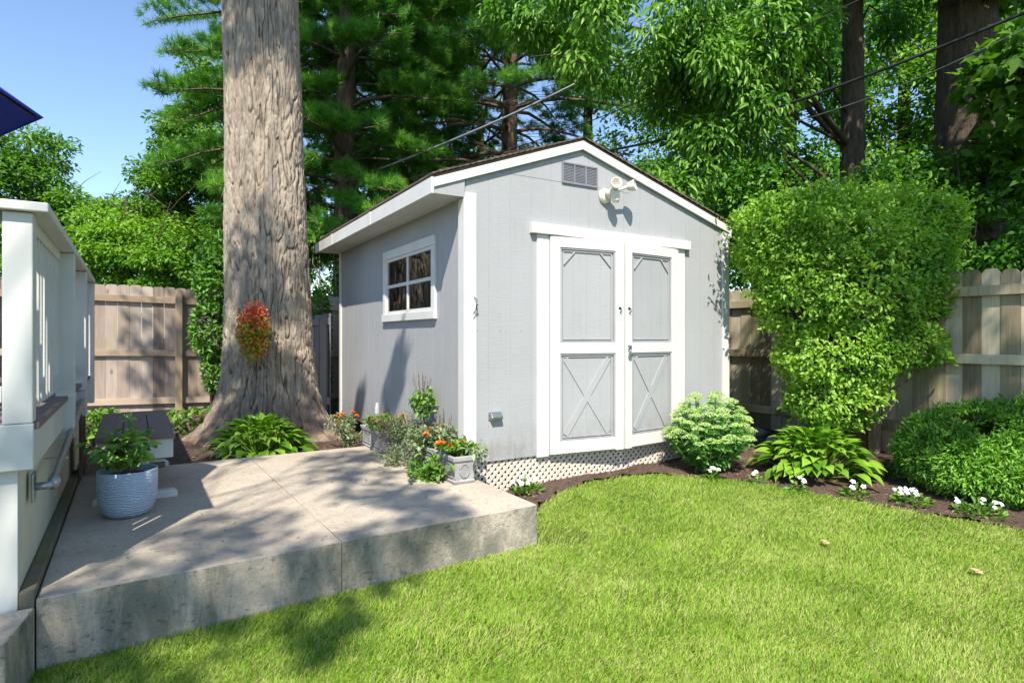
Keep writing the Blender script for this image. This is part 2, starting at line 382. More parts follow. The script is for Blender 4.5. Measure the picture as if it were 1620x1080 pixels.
M['zebra'] = leaf_mat('veined leaves', (.07, .20, .02), (.30, .48, .10), .3, .4, (.98, (.12, .03, .03)), patch=9)

# ---------------------------------------------------------------- ground, lawn, bed
def sheet(name, mat, inside, x0, x1, y0, y1, st, zoff, rough=0):
    xs = np.arange(x0, x1+st, st); ys = np.arange(y0, y1+st, st)
    X, Y = np.meshgrid(xs, ys); Z = gh(X, Y)+zoff
    if rough: Z = Z+rough*(fbm(X*6, Y*6, 0*X, 3)-.5)
    V = np.stack([X, Y, Z], -1).reshape(-1, 3); nx = len(xs)
    i, j = np.meshgrid(np.arange(nx-1), np.arange(len(ys)-1)); a = (j*nx+i).ravel()
    F4 = np.stack([a, a+1, a+1+nx, a+nx], 1)
    c = V[F4].mean(1); F4 = F4[inside(c[:, 0], c[:, 1])]
    us, inv = np.unique(F4, return_inverse=True)
    return np_mesh(name, V[us], [inv.reshape(-1, 4)], None, mat)
def in_poly(x, y, P):
    r = np.zeros(np.shape(x), bool); n = len(P)
    for i in range(n):
        (x1, y1), (x2, y2) = P[i], P[(i+1) % n]
        c = ((y1 > y) != (y2 > y)) & (x < (x2-x1)*(y-y1)/((y2-y1) if y2 != y1 else 1e-9)+x1)
        r ^= c
    return r
EDGE = [(.22, 4.62), (.38, 4.90), (.66, 5.16), (1.0, 5.34), (1.34, 5.40), (1.78, 5.27), (2.11, 5.13), (2.51, 4.86), (2.86, 4.60), (3.19, 4.39), (3.54, 4.15), (4.6, 3.5), (6.5, 2.6), (9, 2)]
LAWN = [(-1.98, 2.50), (-.9, 3.23), (.17, 3.93), (.12, 4.35)]+EDGE+[(9, -6), (-8, -6), (-8, 0), (-3, 2.0)]
g = sheet('ground', M['ground'], lambda x, y: np.ones(x.shape, bool), -12, 14, -8, 16, .5, -.03); tag(g, kind='structure')
# outer ground skirt to the horizon
mb = MB()
for (x0, y0, x1, y1) in ((-600, -600, 600, -8), (-600, 16, 600, 900), (-600, -8, -12, 16), (14, -8, 600, 16)):
    n = 12
    for j in range(n):
        ya, yb = y0+(y1-y0)*j/n, y0+(y1-y0)*(j+1)/n
        ys = [ya, yb] if y1 > 20 or y1 <= -8 else list(np.linspace(ya, yb, 3))
        for q in range(len(ys)-1):
            mb.add([(x0, ys[q], gh(0, ys[q])-.03), (x1, ys[q], gh(0, ys[q])-.03), (x1, ys[q+1], gh(0, ys[q+1])-.03), (x0, ys[q+1], gh(0, ys[q+1])-.03)], [(0, 1, 2, 3)])
me = mb.build('outer_ground', M['ground']); tag(me, kind='structure')
lw = sheet('lawn', M['lawnsoil'], lambda x, y: in_poly(x, y, LAWN), -8, 9, -6, 5.5, .06, 0, .02); tag(lw, kind='structure')
BEDR = [(.12, 4.40)]+EDGE[:-2]+[(6, 3.2), (5.7, 4.0), S(4.40, -1.2), S(4.40, 5.6), S(3.1, 5.6), S(3.06, .06), S(.05, .06)]
b1 = sheet('planting_bed', M['mulch'], lambda x, y: in_poly(x, y, BEDR), -1, 7, 3, 12, .05, .012, .05); tag(b1, kind='structure')
BEDL = [S(-2.6, 1.66), S(0, 1.6), S(0, 5.6), S(-6, 5.6), S(-6, 2.6), (-4.4, 4.6)]
b2 = sheet('tree_bed', M['mulch'], lambda x, y: in_poly(x, y, BEDL), -9, 0, 3.5, 11, .05, .012, .05); tag(b2, kind='structure')

def grass_blades():
    n = 760000
    y = 2.2+3.4*rng.random(n)**1.25; x = (rng.random(n)*2-1)*(.93*y+.3)
    k = in_poly(x, y, LAWN) & (x > -2.3)
    # ragged outer edge and a bare patch beside the patio corner
    bare = ((x-.30)**2/.05+(y-4.05)**2/.03 < 1) & (rng.random(n) < .75)
    thin = fbm(x*2.5, y*2.5, 0*x, 3) < .30
    k &= ~bare & ~(thin & (rng.random(n) < .5))
    x, y = x[k], y[k]; n = len(x)
    pos = np.stack([x, y, gh(x, y)-.004], 1)
    t = rng.random(n)*2*np.pi; lean = .25+.75*rng.random(n)
    fl = fbm(x*1.6, y*1.6, 3+0*x, 2)*12
    d = np.stack([np.cos(t)*lean+.20*np.cos(fl), np.sin(t)*lean+.20*np.sin(fl), np.ones(n)], 1)
    up = np.stack([np.cos(t+.7), np.sin(t+.7), .2+0*t], 1)
    h = .024+.024*rng.random(n)*(.6+.8*fbm(x*3, y*3, 0*x, 2))
    o = leaf_mesh('grass', pos, d, up, h, .0026+.0022*rng.random(n), M['grass'], shape='blade')
    tag(o, 'short sunlit green lawn grass with straw coloured flecks', 'grass', kind='stuff')
grass_blades()

# ---------------------------------------------------------------- concrete patio
mb = MB()
FL = DK(.004, -.005); FR = S(.05, -.96); BR = S(-.004, 1.72); BL = DK(.004, 2.74)
lerp = lambda a, b, t: (a[0]+(b[0]-a[0])*t, a[1]+(b[1]-a[1])*t)
MF, MBk = lerp(FL, FR, .50), lerp(BL, BR, .48); ML, MR = lerp(FL, BL, .56), lerp(FR, BR, .56); MC = lerp(MF, MBk, .56)
for i, poly in enumerate(([FL, MF, MC, ML], [MF, FR, MR, MC], [ML, MC, MBk, BL], [MC, MR, BR, MBk])):
    c = (sum(p[0] for p in poly)/4, sum(p[1] for p in poly)/4)
    q = []
    for p in poly:
        dx, dy = c[0]-p[0], c[1]-p[1]; l = math.hypot(dx, dy); q.append((p[0]+dx/l*.0014, p[1]+dy/l*.0014))
    # subdivided outline for a slightly chipped edge
    mb.prism(q, -.06, .31, 'z')
patio = mb.build('concrete_patio', M['concrete'], bevel=.006); tag(patio, kind='structure')
mb = MB(); inner = [lerp(p, MC, .004) for p in (FL, FR, BR, BL)]; mb.prism(inner, -.05, .304, 'z')
tag(mb.build('patio_bedding', M['dark']), kind='structure')
mb = MB(); mb.prism([DK(.004, -.012), (-1.85, 2.19), (-2.6, 1.85), (-3.4, 2.1), DK(-.9, -.012)], -.05, .285, 'z')
st = mb.build('landing_step', M['concrete'], bevel=.01); tag(st, 'low weathered concrete landing beside the patio corner under the deck', 'step')

# ---------------------------------------------------------------- the shed
SH = thing('garden_shed', 'pale grey wooden garden shed with white trim and double doors beside the patio', 'shed', (-.368, 4.72, 0), math.atan2(.5125, .8587))
ZB = .404; W_, L_ = 3.05, 3.66; PK = (1.139, 3.054)      # lower edge of the rake at the ridge
def roofz(x): return PK[1]-(PK[1]-2.544)/(1.139+.28)*(1.139-x) if x < 1.139 else PK[1]-(PK[1]-2.527)/(2.924-1.139)*(x-1.139)
P_ = .2032; G_ = .0014
def boards(u0, u1, top, openings=()):
    """vertical board strips as (ua,ub,za,zb_left,zb_right) between grooves"""
    out = []; u = u0
    while u < u1-1e-3:
        e = min(u+P_, u1); cuts = [u+G_, e-G_]
        xs = sorted(set([cuts[0], cuts[1]]+[c for (a, b, c0, c1) in openings for c in (a, b) if cuts[0] < c < cuts[1]]+([PK[0]] if cuts[0] < PK[0] < cuts[1] and top is roofz else [])))
        for a, b in zip(xs, xs[1:]):
            mid = (a+b)/2; segs = [(ZB, None)]
            for (oa, ob, c0, c1) in openings:
                if oa < mid < ob: segs = ([(ZB, c0)] if c0 > ZB+.01 else [])+[(c1, None)]
            for z0, z1 in segs: out.append((a, b, z0, z1 if z1 else top(a), z1 if z1 else top(b)))
        u = e
    return out
mb = MB()
for a, b, z0, za, zb in boards(.005, W_, lambda x: roofz(x)+.05 if True else 0, [(.785, 2.304, 0, 2.268)]):
    mb.prism([(a, z0), (b, z0), (b, zb), (a, za)], 0, .012)
mb.prism([(0.0, ZB+.002), (.785, ZB+.002), (.785, 2.268), (2.304, 2.268), (2.304, ZB+.002), (W_, ZB+.002), (W_, roofz(W_)+.03), (PK[0], PK[1]+.05), (0, roofz(0)+.03)], .0022, .03)
# horizontal panel joint in the gable
mb.build('front_wall', M['siding'], SH)
mb = MB()
OW = (.60, 1.86, 1.63, 2.235)      # window opening on the side wall: y0,y1,z0,z1
for a, b, z0, za, zb in boards(.03, L_, lambda x: 2.52, [OW]): mb.prism([(a, z0), (b, z0), (b, zb), (a, za)], 0, .012, 'x')
for (a, b, c, d) in ((.03, OW[0], ZB, 2.53), (OW[1], L_, ZB, 2.53), (OW[0], OW[1], ZB, OW[2]), (OW[0], OW[1], OW[3], 2.53)): mb.box(.006, a, c+.002, .03, b, d)
mb.build('left_wall', M['siding'], SH)
mb = MB(); mb.box(W_-.03, .03, ZB, W_, L_, 2.5); mb.prism([(0, ZB), (W_, ZB), (W_, 2.5), (PK[0], 3.06), (0, 2.6)], L_-.03, L_)
mb.build('back_walls', M['siding'], SH)
mb = MB(); mb.box(.031, .031, ZB-.02, W_-.031, L_-.031, ZB+.01); mb.build('floor', M['inner'], SH)
mb = MB()
for y in np.arange(.4, 3.5, .6): mb.box(.032, y, ZB+.01, .06, y+.04, 2.5) if not OW[0] < y < OW[1] else None; mb.box(W_-.1, y, ZB, W_-.032, y+.04, 2.45)
mb.build('wall_studs', M['inner'], SH)
for bx_ in ((1.8, L_-.28, 1.3, W_-.04, L_-.04, 1.33), (.1, L_-.28, 1.75, W_-.04, L_-.04, 1.78)): mb = MB(); mb.box(*bx_); mb.build('back_shelf', M['inner'], SH)
# corner boards
mb = MB(); mb.box(-.012, -.022, ZB-.01, .09, 0.0, 2.54); mb.box(-.022, -.022, ZB-.01, -.0, .085, 2.50); mb.build('corner_board', M['white'], SH, bevel=.003)
mb = MB(); mb.box(W_-.085, -.022, ZB-.01, W_+.014, 0, 2.50); mb.build('corner_board', M['white'], SH, bevel=.003)
mb = MB(); mb.box(-.02, L_-.06, ZB-.01, 0, L_+.012, 2.5); mb.build('corner_board', M['white'], SH, bevel=.003)
# roof
EV = .28; YB = L_+.12; YF = -.035
rf = MB()
zl = roofz(-EV)+.095; zr = roofz(W_+.03)+.095; zp = PK[1]+.10
for k in range(26):      # shingle courses, left slope then right slope
    for sgn, xa, za in ((0, -EV-.015, zl), (1, W_+.045, zr)):
        t0, t1 = k/26, (k+1)/26+.01
        X0 = xa+(PK[0]-xa)*t0; X1 = xa+(PK[0]-xa)*min(t1, 1); Z0 = za+(zp-za)*t0; Z1 = za+(zp-za)*min(t1, 1)
        n = 14
        for j in range(n):
            ya, yb = YF-.012+(YB-YF+.024)*j/n, YF-.012+(YB-YF+.024)*(j+1)/n-.004
            h = .014+.007*random.random(); rf.cur = random.random()
            j1, j2 = (random.random()-.5)*.012, (random.random()-.5)*.008
            rf.add([(X0-(.006 if sgn == 0 else -.006)*random.random(), ya, Z0+h+j2), (X0, yb, Z0+h), (X1, yb, Z1+.006), (X1, ya, Z1+.006), (X0, ya, Z0-.002), (X0, yb, Z0-.002)],
                   [(0, 1, 2, 3) if sgn else (3, 2, 1, 0), (0, 4, 5, 1), (0, 3, 4), (1, 5, 2)])
roof = rf.build('roof', M['shingle'], SH)
mb = MB()
mb.prism([(-EV-.01, zl-.004), (PK[0], zp-.004), (W_+.04, zr-.004), (W_+.04, zr-.02), (PK[0], zp-.022), (-EV-.01, zl-.02)], YF+.005, YB-.01); mb.build('roof_deck', M['inner'], roof)
# rake boards
mb = MB()
xl = -EV; mb.prism([(xl, roofz(xl)), (PK[0]-.002, PK[1]), (PK[0]-.002, zp-.024), (xl, zl-.024)], YF, YF+.02)
mb.prism([(PK[0]+.002, PK[1]), (W_+.03, roofz(W_+.03)), (W_+.03, zr-.024), (PK[0]+.002, zp-.024)], YF, YF+.02)
mb.build('rake_board', M['worn'], SH, bevel=.002)
# eave box: fascia, soffit, return
mb = MB(); mb.box(-EV-.022, YF-.001, 2.494, -EV, YB, zl-.022)
for yj in (1.45, 2.9): mb.box(-EV-.026, yj, 2.492, -EV-.021, yj+.07, zl-.018)
mb.build('fascia', M['worn'], SH, bevel=.002)
mb = MB()
for k in range(36):
    y0 = -.01+k*(YB)/36; mb.box(-EV+.002, y0+.002, 2.508, -.001, y0+YB/36-.003, 2.52)
mb.box(-EV+.002, 0, 2.514, -.001, YB-.01, 2.53)
mb.build('soffit', M['white'], SH)
mb = MB(); mb.prism([(-EV+.002, 2.500), (-.014, 2.500), (-.014, roofz(0)-.0), (-EV+.002, roofz(-EV))], YF+.015, YF+.03); mb.build('eave_return', M['siding'], SH)
mb = MB(); mb.box(W_+.02, YF-.001, 2.44, W_+.036, YB, zr-.02); mb.box(W_+.0, YF-.002, 2.455, W_+.036, YF+.02, zr-.06); mb.build('fascia', M['worn'], SH, bevel=.002)
mb = MB(); mb.box(-.013, -.0, 2.3, .0, .03, 2.5); 
# door trim
mb = MB(); mb.box(.666, -.02, ZB-.012, .783, .0, 2.272); mb.build('door_trim', M['white'], SH, bevel=.002)
mb = MB(); mb.box(2.306, -.02, ZB-.012, 2.41, .0, 2.272); mb.build('door_trim', M['white'], SH, bevel=.002)
mb = MB(); mb.prism([(.597, 2.274), (2.464, 2.268), (2.464, 2.352), (.597, 2.362)], -.05, 0); mb.build('door_lintel', M['worn'], SH, bevel=.004)
mb = MB(); mb.box(.785, .03, ZB-.01, 2.304, .09, ZB+.004); mb.build('door_sill', M['worn'], SH)
# horizontal joint above the doors with nails
mb = MB(); mb.box(.10, -.0015, 2.745, 1.70, .002, 2.748)
mb.build('panel_joint', M['vent'], SH)
for k in range(14): x = .12+k*.21; z = min(roofz(x)-.03, 3); mb = MB(); mb.box(x, -.0025, z, x+.007, 0, z+.007); mb.build('nail', M['vent'], SH)
for k in range(15):
    for z in (.47, 1.45): 
        x = .105+k*.2032
        if .64 < x < 2.43: continue
        mb = MB(); mb.box(x, -.002, z, x+.007, 0, z+.007); mb.build('nail', M['vent'], SH)
def door(hx, sgn, ang, lat):
    e = D.objects.new('door', None); COL.objects.link(e); e.parent = SH; e.location = (hx, -.004, 0); e.rotation_euler = (0, 0, ang)
    w = .755
    X = lambda a, b: (min(a*sgn, b*sgn), max(a*sgn, b*sgn))
    def bx(mb, a, b, z0, z1, y0, y1): x0, x1 = X(a, b); mb.box(x0, y0, z0, x1, y1, z1)
    z0, z1 = ZB+.001, 2.264
    mb = MB()
    n = 4; a0 = .10; pw = (w-.20)/n
    for k in range(n): bx(mb, a0+k*pw+.0008, a0+(k+1)*pw-.0008, z0+.05, z1-.05, -.008, .012)
    bx(mb, .05, w-.05, z0+.05, z1-.05, -.006, .010); mb.build('panel', M['siding'], e)
    mb = MB()
    bx(mb, .004, .10, z0, z1, -.034, .006); bx(mb, w-.088, w-.003, z0-.01, z1, -.034, .006)
    bx(mb, .101, w-.089, 2.174, z1, -.032, .006); bx(mb, .101, w-.089, 1.262, 1.358, -.032, .006); bx(mb, .101, w-.089, z0, .512, -.032, .006)
    mb.build('frame', M['worn'], e, bevel=.003)
    mb = MB()
    for (c, d) in ((1.366, 2.166), (.520, 1.254)):
        for (p, q) in (((.110, c), (w-.098, c)), ((w-.098, c), (w-.098, d)), ((w-.098, d), (.110, d)), ((.110, d), (.110, c))):
            mb.bar((p[0]*sgn, -.017, p[1]+0), (q[0]*sgn, -.017, q[1]), .010, .016, (0, 1, 0))
        for (p, q) in (((.135, c+.02), (.135, d-.02)), ((w-.123, c+.02), (w-.123, d-.02)), ((.135, d-.02), (w-.123, d-.02)), ((.135, c+.02), (w-.123, c+.02))):
            mb.bar((p[0]*sgn, -.0145, p[1]), (q[0]*sgn, -.0145, q[1]), .007, .007, (0, 1, 0))
    mb.bar((.14*sgn, -.016, 2.03), (.25*sgn, -.016, 2.145), .012, .010, (0, 1, 0)); mb.bar(((w-.13)*sgn, -.016, 2.03), ((w-.24)*sgn, -.016, 2.145), .012, .010, (0, 1, 0))
    mb.build('moulding', M['siding'], e)
    mb = MB()
    mb.bar((.16*sgn, -.0120, .56), ((w-.15)*sgn, -.0120, 1.22), .055, .009, (0, 1, 0)); mb.bar((.16*sgn, -.0112, 1.22), ((w-.15)*sgn, -.0112, .56), .055, .0085, (0, 1, 0))
    mb.build('cross_brace', M['siding'], e)
    mb = MB(); hxx = (w-.045)*sgn
    mb.tube([(hxx, -.036, 1.665), (hxx, -.055, 1.66), (hxx+.01, -.055, 1.635), (hxx, -.037, 1.625)], .004, 6)
    mb.box(hxx-.012, -.038, 1.655, hxx+.012, -.034, 1.675); mb.build('handle', M['black'], e)
    if lat:
        mb = MB(); mb.box(hxx-.018, -.04, 1.30, hxx+.03, -.034, 1.33); mb.lathe([(.018, -.004), (.018, .004)], (0, 0, 0), 16, M=Matrix.Translation((hxx, -.042, 1.295)) @ Matrix.Rotation(R_(90), 4, 'X'))
        mb.box(hxx-.018, -.06, 1.225, hxx+.018, -.044, 1.262); mb.tube([(hxx-.011, -.052, 1.26), (hxx-.011, -.052, 1.29), (hxx+.011, -.052, 1.29), (hxx+.011, -.052, 1.26)], .004, 6)
        mb.build('padlock', M['metal'], e)
    return e
door(.787, 1, R_(-6), False); door(2.302, -1, R_(6), True)
# window
mb = MB(); y0, y1, z0, z1 = .552, 1.913, 1.564, 2.294
wf = D.objects.new('window', None); COL.objects.link(wf); wf.parent = SH
mb.box(-.024, y0, z1-.085, 0, y1, z1); mb.box(-.024, y0, z0+.075, 0, y0+.075, z1-.086); mb.box(-.024, y1-.075, z0+.075, 0, y1, z1-.086); mb.box(-.034, y0-.01, z0, 0, y1+.01, z0+.074)
mb.build('window_trim', M['worn'], wf, bevel=.003)
mb = MB(); a0, a1, c0, c1 = y0+.076, y1-.076, z0+.075, z1-.086; am = (a0+a1)/2; cm = (c0+c1)/2
for (p, q, r, s_) in ((a0, a1, c0, c0+.03), (a0, a1, c1-.03, c1), (a0, a0+.03, c0+.03, c1-.03), (a1-.03, a1, c0+.03, c1-.03), (am-.015, am+.015, c0+.03, c1-.03)): mb.box(-.012, p, r, .012, q, s_)
mb.box(-.010, a0+.03, cm-.016, .010, am-.015, cm+.016); mb.box(-.010, am+.015, cm-.016, .010, a1-.03, cm+.016)
mb.build('sash', M['white'], wf, bevel=.002)
for (p, q) in ((a0+.03, am-.015), (am+.015, a1-.03)):
    for (r, s_) in ((c0+.03, cm-.016), (cm+.016, c1-.03)): mb = MB(); mb.box(.000, p, r, .003, q, s_); mb.build('pane', M['glass'], wf)
# gable vent
mb = MB(); gv = D.objects.new('gable_vent', None); COL.objects.link(gv); gv.parent = SH
x0, x1, z0, z1 = .928, 1.316, 2.741, 2.924
mb.box(x0, -.016, z0, x1, 0, z0+.012); mb.box(x0, -.016, z1-.012, x1, 0, z1)
for k in range(4): x = x0+(x1-x0-.012)*k/3; mb.box(x, -.016, z0+.012, x+.012, 0, z1-.012)
mb.build('vent_frame', M['vent'], gv)
mb = MB()
for k in range(12): z = z0+.014+k*.0132; mb.add([(x0+.012, -.012, z), (x1-.012, -.012, z), (x1-.012, -.003, z+.014), (x0+.012, -.003, z+.014)], [(0, 1, 2, 3)])
mb.build('louvre', M['vent'], gv)
# lattice skirt
def lattice(x0, x1, z0, z1, y):
    mb = MB(); st = .062; w = .024; H = z1-z0
    n = int((x1-x0+H)/st)+1
    for k in range(n+1):
        for s_ in (1, -1):
            xa = x0-H+k*st if s_ == 1 else x0+k*st
            xb = xa+H if s_ == 1 else xa-H
            pa, pb = (xa, z0), (xb, z1)
            def cl(p, q):
                (ax, az), (bx, bz) = p, q
                if ax < x0: t = (x0-ax)/(bx-ax); az += (bz-az)*t; ax = x0
                if ax > x1: t = (x1-ax)/(bx-ax); az += (bz-az)*t; ax = x1
                return (ax, az)
            if min(xa, xb) > x1 or max(xa, xb) < x0: continue
            a2, b2 = cl(pa, pb), cl(pb, pa)
            if abs(a2[0]-b2[0]) < .008: continue
            yy = y if s_ == 1 else y+.006
            mb.bar((a2[0], yy, a2[1]), (b2[0], yy, b2[1]), w*1.0, .006, (0, 1, 0))
    return mb
lt = lattice(.03, 3.04, .12, ZB+.01, .022).build('lattice_skirt', M['lattice'], SH)
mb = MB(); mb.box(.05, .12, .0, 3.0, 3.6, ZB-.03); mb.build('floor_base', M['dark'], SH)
mb = MB(); mb.box(.0, .035, ZB-.09, 3.05, .08, ZB-.004); mb.build('rim_joist', M['inner'], SH)
# small hooded vent by the door
def attach(name, mb, mat, label, cat, **k):
    o = mb.build(name, mat, None, **k); o.matrix_world = SHM; tag(o, label, cat); return o
SHM = Matrix.Translation((-.368, 4.72, 0)) @ Matrix.Rotation(math.atan2(.5125, .8587), 4, 'Z')
mb = MB(); mb.box(.205, -.008, .735, .325, 0, .80); mb.prism([(0.0, .735), (-.05, .742), (-.055, .765), (-.03, .79), (0, .795)], .215, .315, 'x')
attach('wall_outlet_cover', mb, M['metal'], 'small grey hooded outlet cover low on the shed front left of the doors', 'outlet cover', bevel=.004)
mb = MB(); mb.tube([(.07, -.024, 1.60), (.07, -.05, 1.62), (.07, -.06, 1.66), (.08, -.045, 1.70), (.065, -.03, 1.72)], .004, 6); mb.tube([(.07, -.05, 1.62), (.045, -.05, 1.585)], .004, 6); mb.tube([(.07, -.055, 1.66), (.09, -.05, 1.655)], .004, 6)
attach('iron_hook', mb, M['black'], 'small black iron hook on the white corner board of the shed', 'hook')
# security light
sl_ = thing('security_light', 'ivory twin head motion security light on the shed gable above the doors', 'security light'); sl_.matrix_world = SHM @ Matrix.Translation((1.40, 0, 2.68))
mb = MB(); mb.lathe([(.0, 0), (.068, .0), (.068, .02), (.05, .045), (0, .05)], (0, 0, 0), 24, M=Matrix.Rotation(R_(90), 4, 'X')); mb.build('mounting_base', M['ivory'], sl_, smooth=True)
mb = MB(); mb.tube([(0, -.04, .0), (.03, -.10, .03), (.05, -.12, .045)], [.04, .033, .03], 14); mb.lathe([(0, -.075), (.028, -.07), (.035, -.045), (.035, -.0), (.03, .035), (0, .05)], (.04, -.115, 0), 18); mb.build('sensor', M['ivory'], sl_, smooth=True)
for dx, dz, yaw in ((-.035, .072, -25), (.14, .08, 35)):
    Mx = Matrix.Translation((.04+dx, -.15, dz)) @ Matrix.Rotation(R_(yaw), 4, 'Z') @ Matrix.Rotation(R_(78), 4, 'X')
    mb = MB(); mb.lathe([(0, -.035), (.028, -.03), (.042, -.005), (.049, .03), (.05, .045), (.044, .045), (.04, .01), (0, -.01)], (0, 0, 0), 24, M=Mx)
    mb.tube([(.045, -.115, .03), (.04+dx*.6, -.13, dz*.8), (.04+dx, -.14, dz)], .014, 8); mb.build('lamp_head', M['ivory'], sl_, smooth=True)
# things inside the shed, seen through the panes
o = thing('blue_watering_can', 'blue container on the shelf just inside the shed window', 'container'); o.matrix_world = SHM @ Matrix.Translation((.2, .95, 1.63))
mb = MB(); mb.lathe([(0, 0), (.09, 0), (.10, .1), (.08, .2), (.03, .24), (.03, .27), (0, .27)], seg=20); mb.build('body', M['blue'], o, smooth=True)
mb = MB(); mb.lathe([(0, 0), (.07, .01), (.1, .09), (.07, .17), (0, .19)], (.2, 1.45, 1.62), 20); attach('yellow_ball', mb, plain('yellow plastic', (.7, .5, .03), rough=.4), 'yellow ball seen behind the lower pane of the shed window', 'ball', smooth=True)
mb = MB(); mb.box(.034, .5, 1.57, .34, 1.95, 1.60); mb.build('shelf', M['inner'], SH)

# white standpipe by the wall
pt = S(-.10, 1.85); pp = thing('standpipe', 'short white plastic standpipe with a cap against the shed side wall', 'pipe', (pt[0], pt[1], .25))
mb = MB(); mb.tube([(0, 0, 0), (0, 0, .40)], .02, 12); mb.build('pipe', M['white'], pp, smooth=False)
mb = MB(); mb.tube([(0, 0, .36), (0, 0, .43)], .028, 12); mb.tube([(0, 0, .43), (0, 0, .47)], .022, 12); mb.build('cap', M['white'], pp)

# ---------------------------------------------------------------- fences
def fence(name, label, p0, p1, ztop, zbot, face, mat, railmat, postmat, posts, bw=.14, roundtop=True, rails=(.22, 1.03, 1.62), post_over=.03, kick=False):
    """boards from p0 to p1; face=+1 puts rails/posts on the left-hand side of p0->p1"""
    p0 = Vector(p0); p1 = Vector(p1); d = (p1-p0); Ln = d.length; d.normalize(); nrm_ = Vector((-d.y, d.x))*face
    root = thing(name, label, 'fence', (p0.x, p0.y, 0), math.atan2(d.y, d.x))
    mb = MB(); n = int(Ln/bw)
    for k in range(n):
        mb.cur = random.random(); x = k*bw; zt = ztop(x)+(random.random()-.5)*.02; zb = zbot(x)
        tilt = 0; w = bw-(.0035 if 'mossy' in label else .002)
        if roundtop: poly = [(x, zb), (x+w, zb), (x+w, zt)]; rc = .045 if 'mossy' in label else .022; rw = .2 if 'mossy' in label else .14; poly = [(x, zb), (x+w, zb), (x+w, zt-rc), (x+w*(1-rw), zt-.004), (x+w*.5, zt), (x+w*rw, zt-.004), (x, zt-rc)]
        else: poly = [(x, zb), (x+w, zb), (x+w+tilt, zt), (x+tilt, zt)]
        j = random.random()*.010
        mb.prism(poly, j-.009, j+.009)
    mb.build('boards', mat, root)
    for i, h in enumerate(rails):
        mb = MB(); mb.cur = random.random(); y = .012*face; y2 = .05*face
        a = ztop(0)-h; b = ztop(Ln)-h; xs = np.linspace(0, Ln, max(2, int(Ln/2.4)+1))
        for q in range(len(xs)-1):
            mb.cur = random.random(); za, zb = ztop(xs[q])-h, ztop(xs[q+1])-h; ya, yb = sorted((y, y2))
            mb.add([(xs[q], ya, za), (xs[q+1]-.004, ya, zb), (xs[q+1]-.004, yb, zb), (xs[q], yb, za), (xs[q], ya, za+.09), (xs[q+1]-.004, ya, zb+.09), (xs[q+1]-.004, yb, zb+.09), (xs[q], yb, za+.09)],
                   [(3, 2, 1, 0), (4, 5, 6, 7), (0, 1, 5, 4), (1, 2, 6, 5), (2, 3, 7, 6), (3, 0, 4, 7)])
        mb.build('rail', railmat, root, bevel=.003)
    for x in posts:
        mb = MB(); mb.cur = random.random(); ya, yb = sorted((.051*face, .14*face)); mb.box(x-.045, ya, zbot(x)-.1, x+.045, yb, ztop(x)-.07+post_over)
        mb.build('post', postmat, root, bevel=.006)
    if kick:
        mb = MB(); mb.cur = .3; ya, yb = sorted((.012*face, .06*face)); mb.box(0, ya, zbot(0)+.14, Ln, yb, zbot(0)+.24); mb.build('kick_board', railmat, root, bevel=.003)
    return root
# back fence: runs along the shed front direction behind everything
A0 = (-5.77-.8587*3.6, 8.2-.5125*3.6); A1 = (.47, 11.87); BX = 3.6
fence('back_fence', 'sunlit brown board fence behind the oak and the bench', A0, A1, lambda x: 2.215-.02*x, lambda x: .36, -1, M['fence_l'], M['rail_l'], M['post_l'],
      [.2, 2.55, BX+1.0+.06, 7.0, 9.4], rails=(.235, .99, 1.67))
# right fence
B0 = (4.31+.5125*3.2, 5.45-.8587*3.2); B1 = (.50, 11.83)
fence('side_fence', 'mossy weathered board fence behind the clipped shrub and hedge', B1, B0, lambda x: 2.02, lambda x: .16, -1, M['fence_r'], M['fence_r'], M['fence_r'],
      [1.2, 4.0-.16, 6.5, 8.9], bw=.145, rails=(.24, .86, 1.55), kick=False)
C0 = S(-.10, 3.80); C1 = S(-.10, 5.62)
fence('short_fence', 'short grey weathered fence between the shed and the back fence', C0, C1, lambda x: 1.72, lambda x: .3, 1, M['fence_g'], M['fence_g'], M['fence_g'], [.05], bw=.12, roundtop=False, rails=(.15, 1.2))

# ---------------------------------------------------------------- deck
DE = thing('raised_deck', 'white railed raised deck with cream skirting at the patio edge', 'deck', (-1.99, 2.50, 0), math.atan2(.536, .844))
DL, DW, ZF = 3.75, 4.0, 1.047
mb = MB(); mb.box(-.035, 0, .857, 0, DL, ZF-.03); mb.build('rim_board', M['deckwhite'], DE, bevel=.004)
mb = MB(); mb.box(-DW, -.03, .857, 0, 0.0, ZF-.002); mb.build('rim_board', M['deckwhite'], DE, bevel=.004)
mb = MB()
for k in range(27):
    mb.cur = random.random(); x = -DW+.0+k*.146
    if k == 26: mb.box(x, .0, ZF-.028, .016, DL, ZF)
    else: mb.box(x, .0, ZF-.028, x+.142, DL, ZF)
mb.build('decking', M['composite'], DE, bevel=.003)
mb = MB()
for k in range(27): y = .03+k*.137; mb.cur = random.random(); mb.box(-.070, y, .28, -.056, y+.133, .857)
mb.box(-.09, .03, .28, -.071, DL-.02, .857); mb.build('side_skirting', M['cream'], DE, bevel=.002)
mb = MB()
for k in range(20): x = -.052-(k+1)*.155; mb.box(x, .015, .0, x+.151, .029, .857)
mb.box(-3.2, .03, .0, -.054, .045, .857); mb.build('front_skirting', M['deckwhite'], DE, bevel=.002)
def post(x0, y0, z0, x1, y1, z1): mb = MB(); mb.box(x0, y0, z0, x1, y1, z1); mb.build('post', M['deckwhite'], DE, bevel=.005)
post(-.102, -.02, ZF, -.003, .08, 1.915)
for y in (1.35, 2.55, 3.66): post(-.045, y, .79, .048, y+.088, 1.915)
post(-2.0, -.02, ZF, -1.91, .08, 1.915)
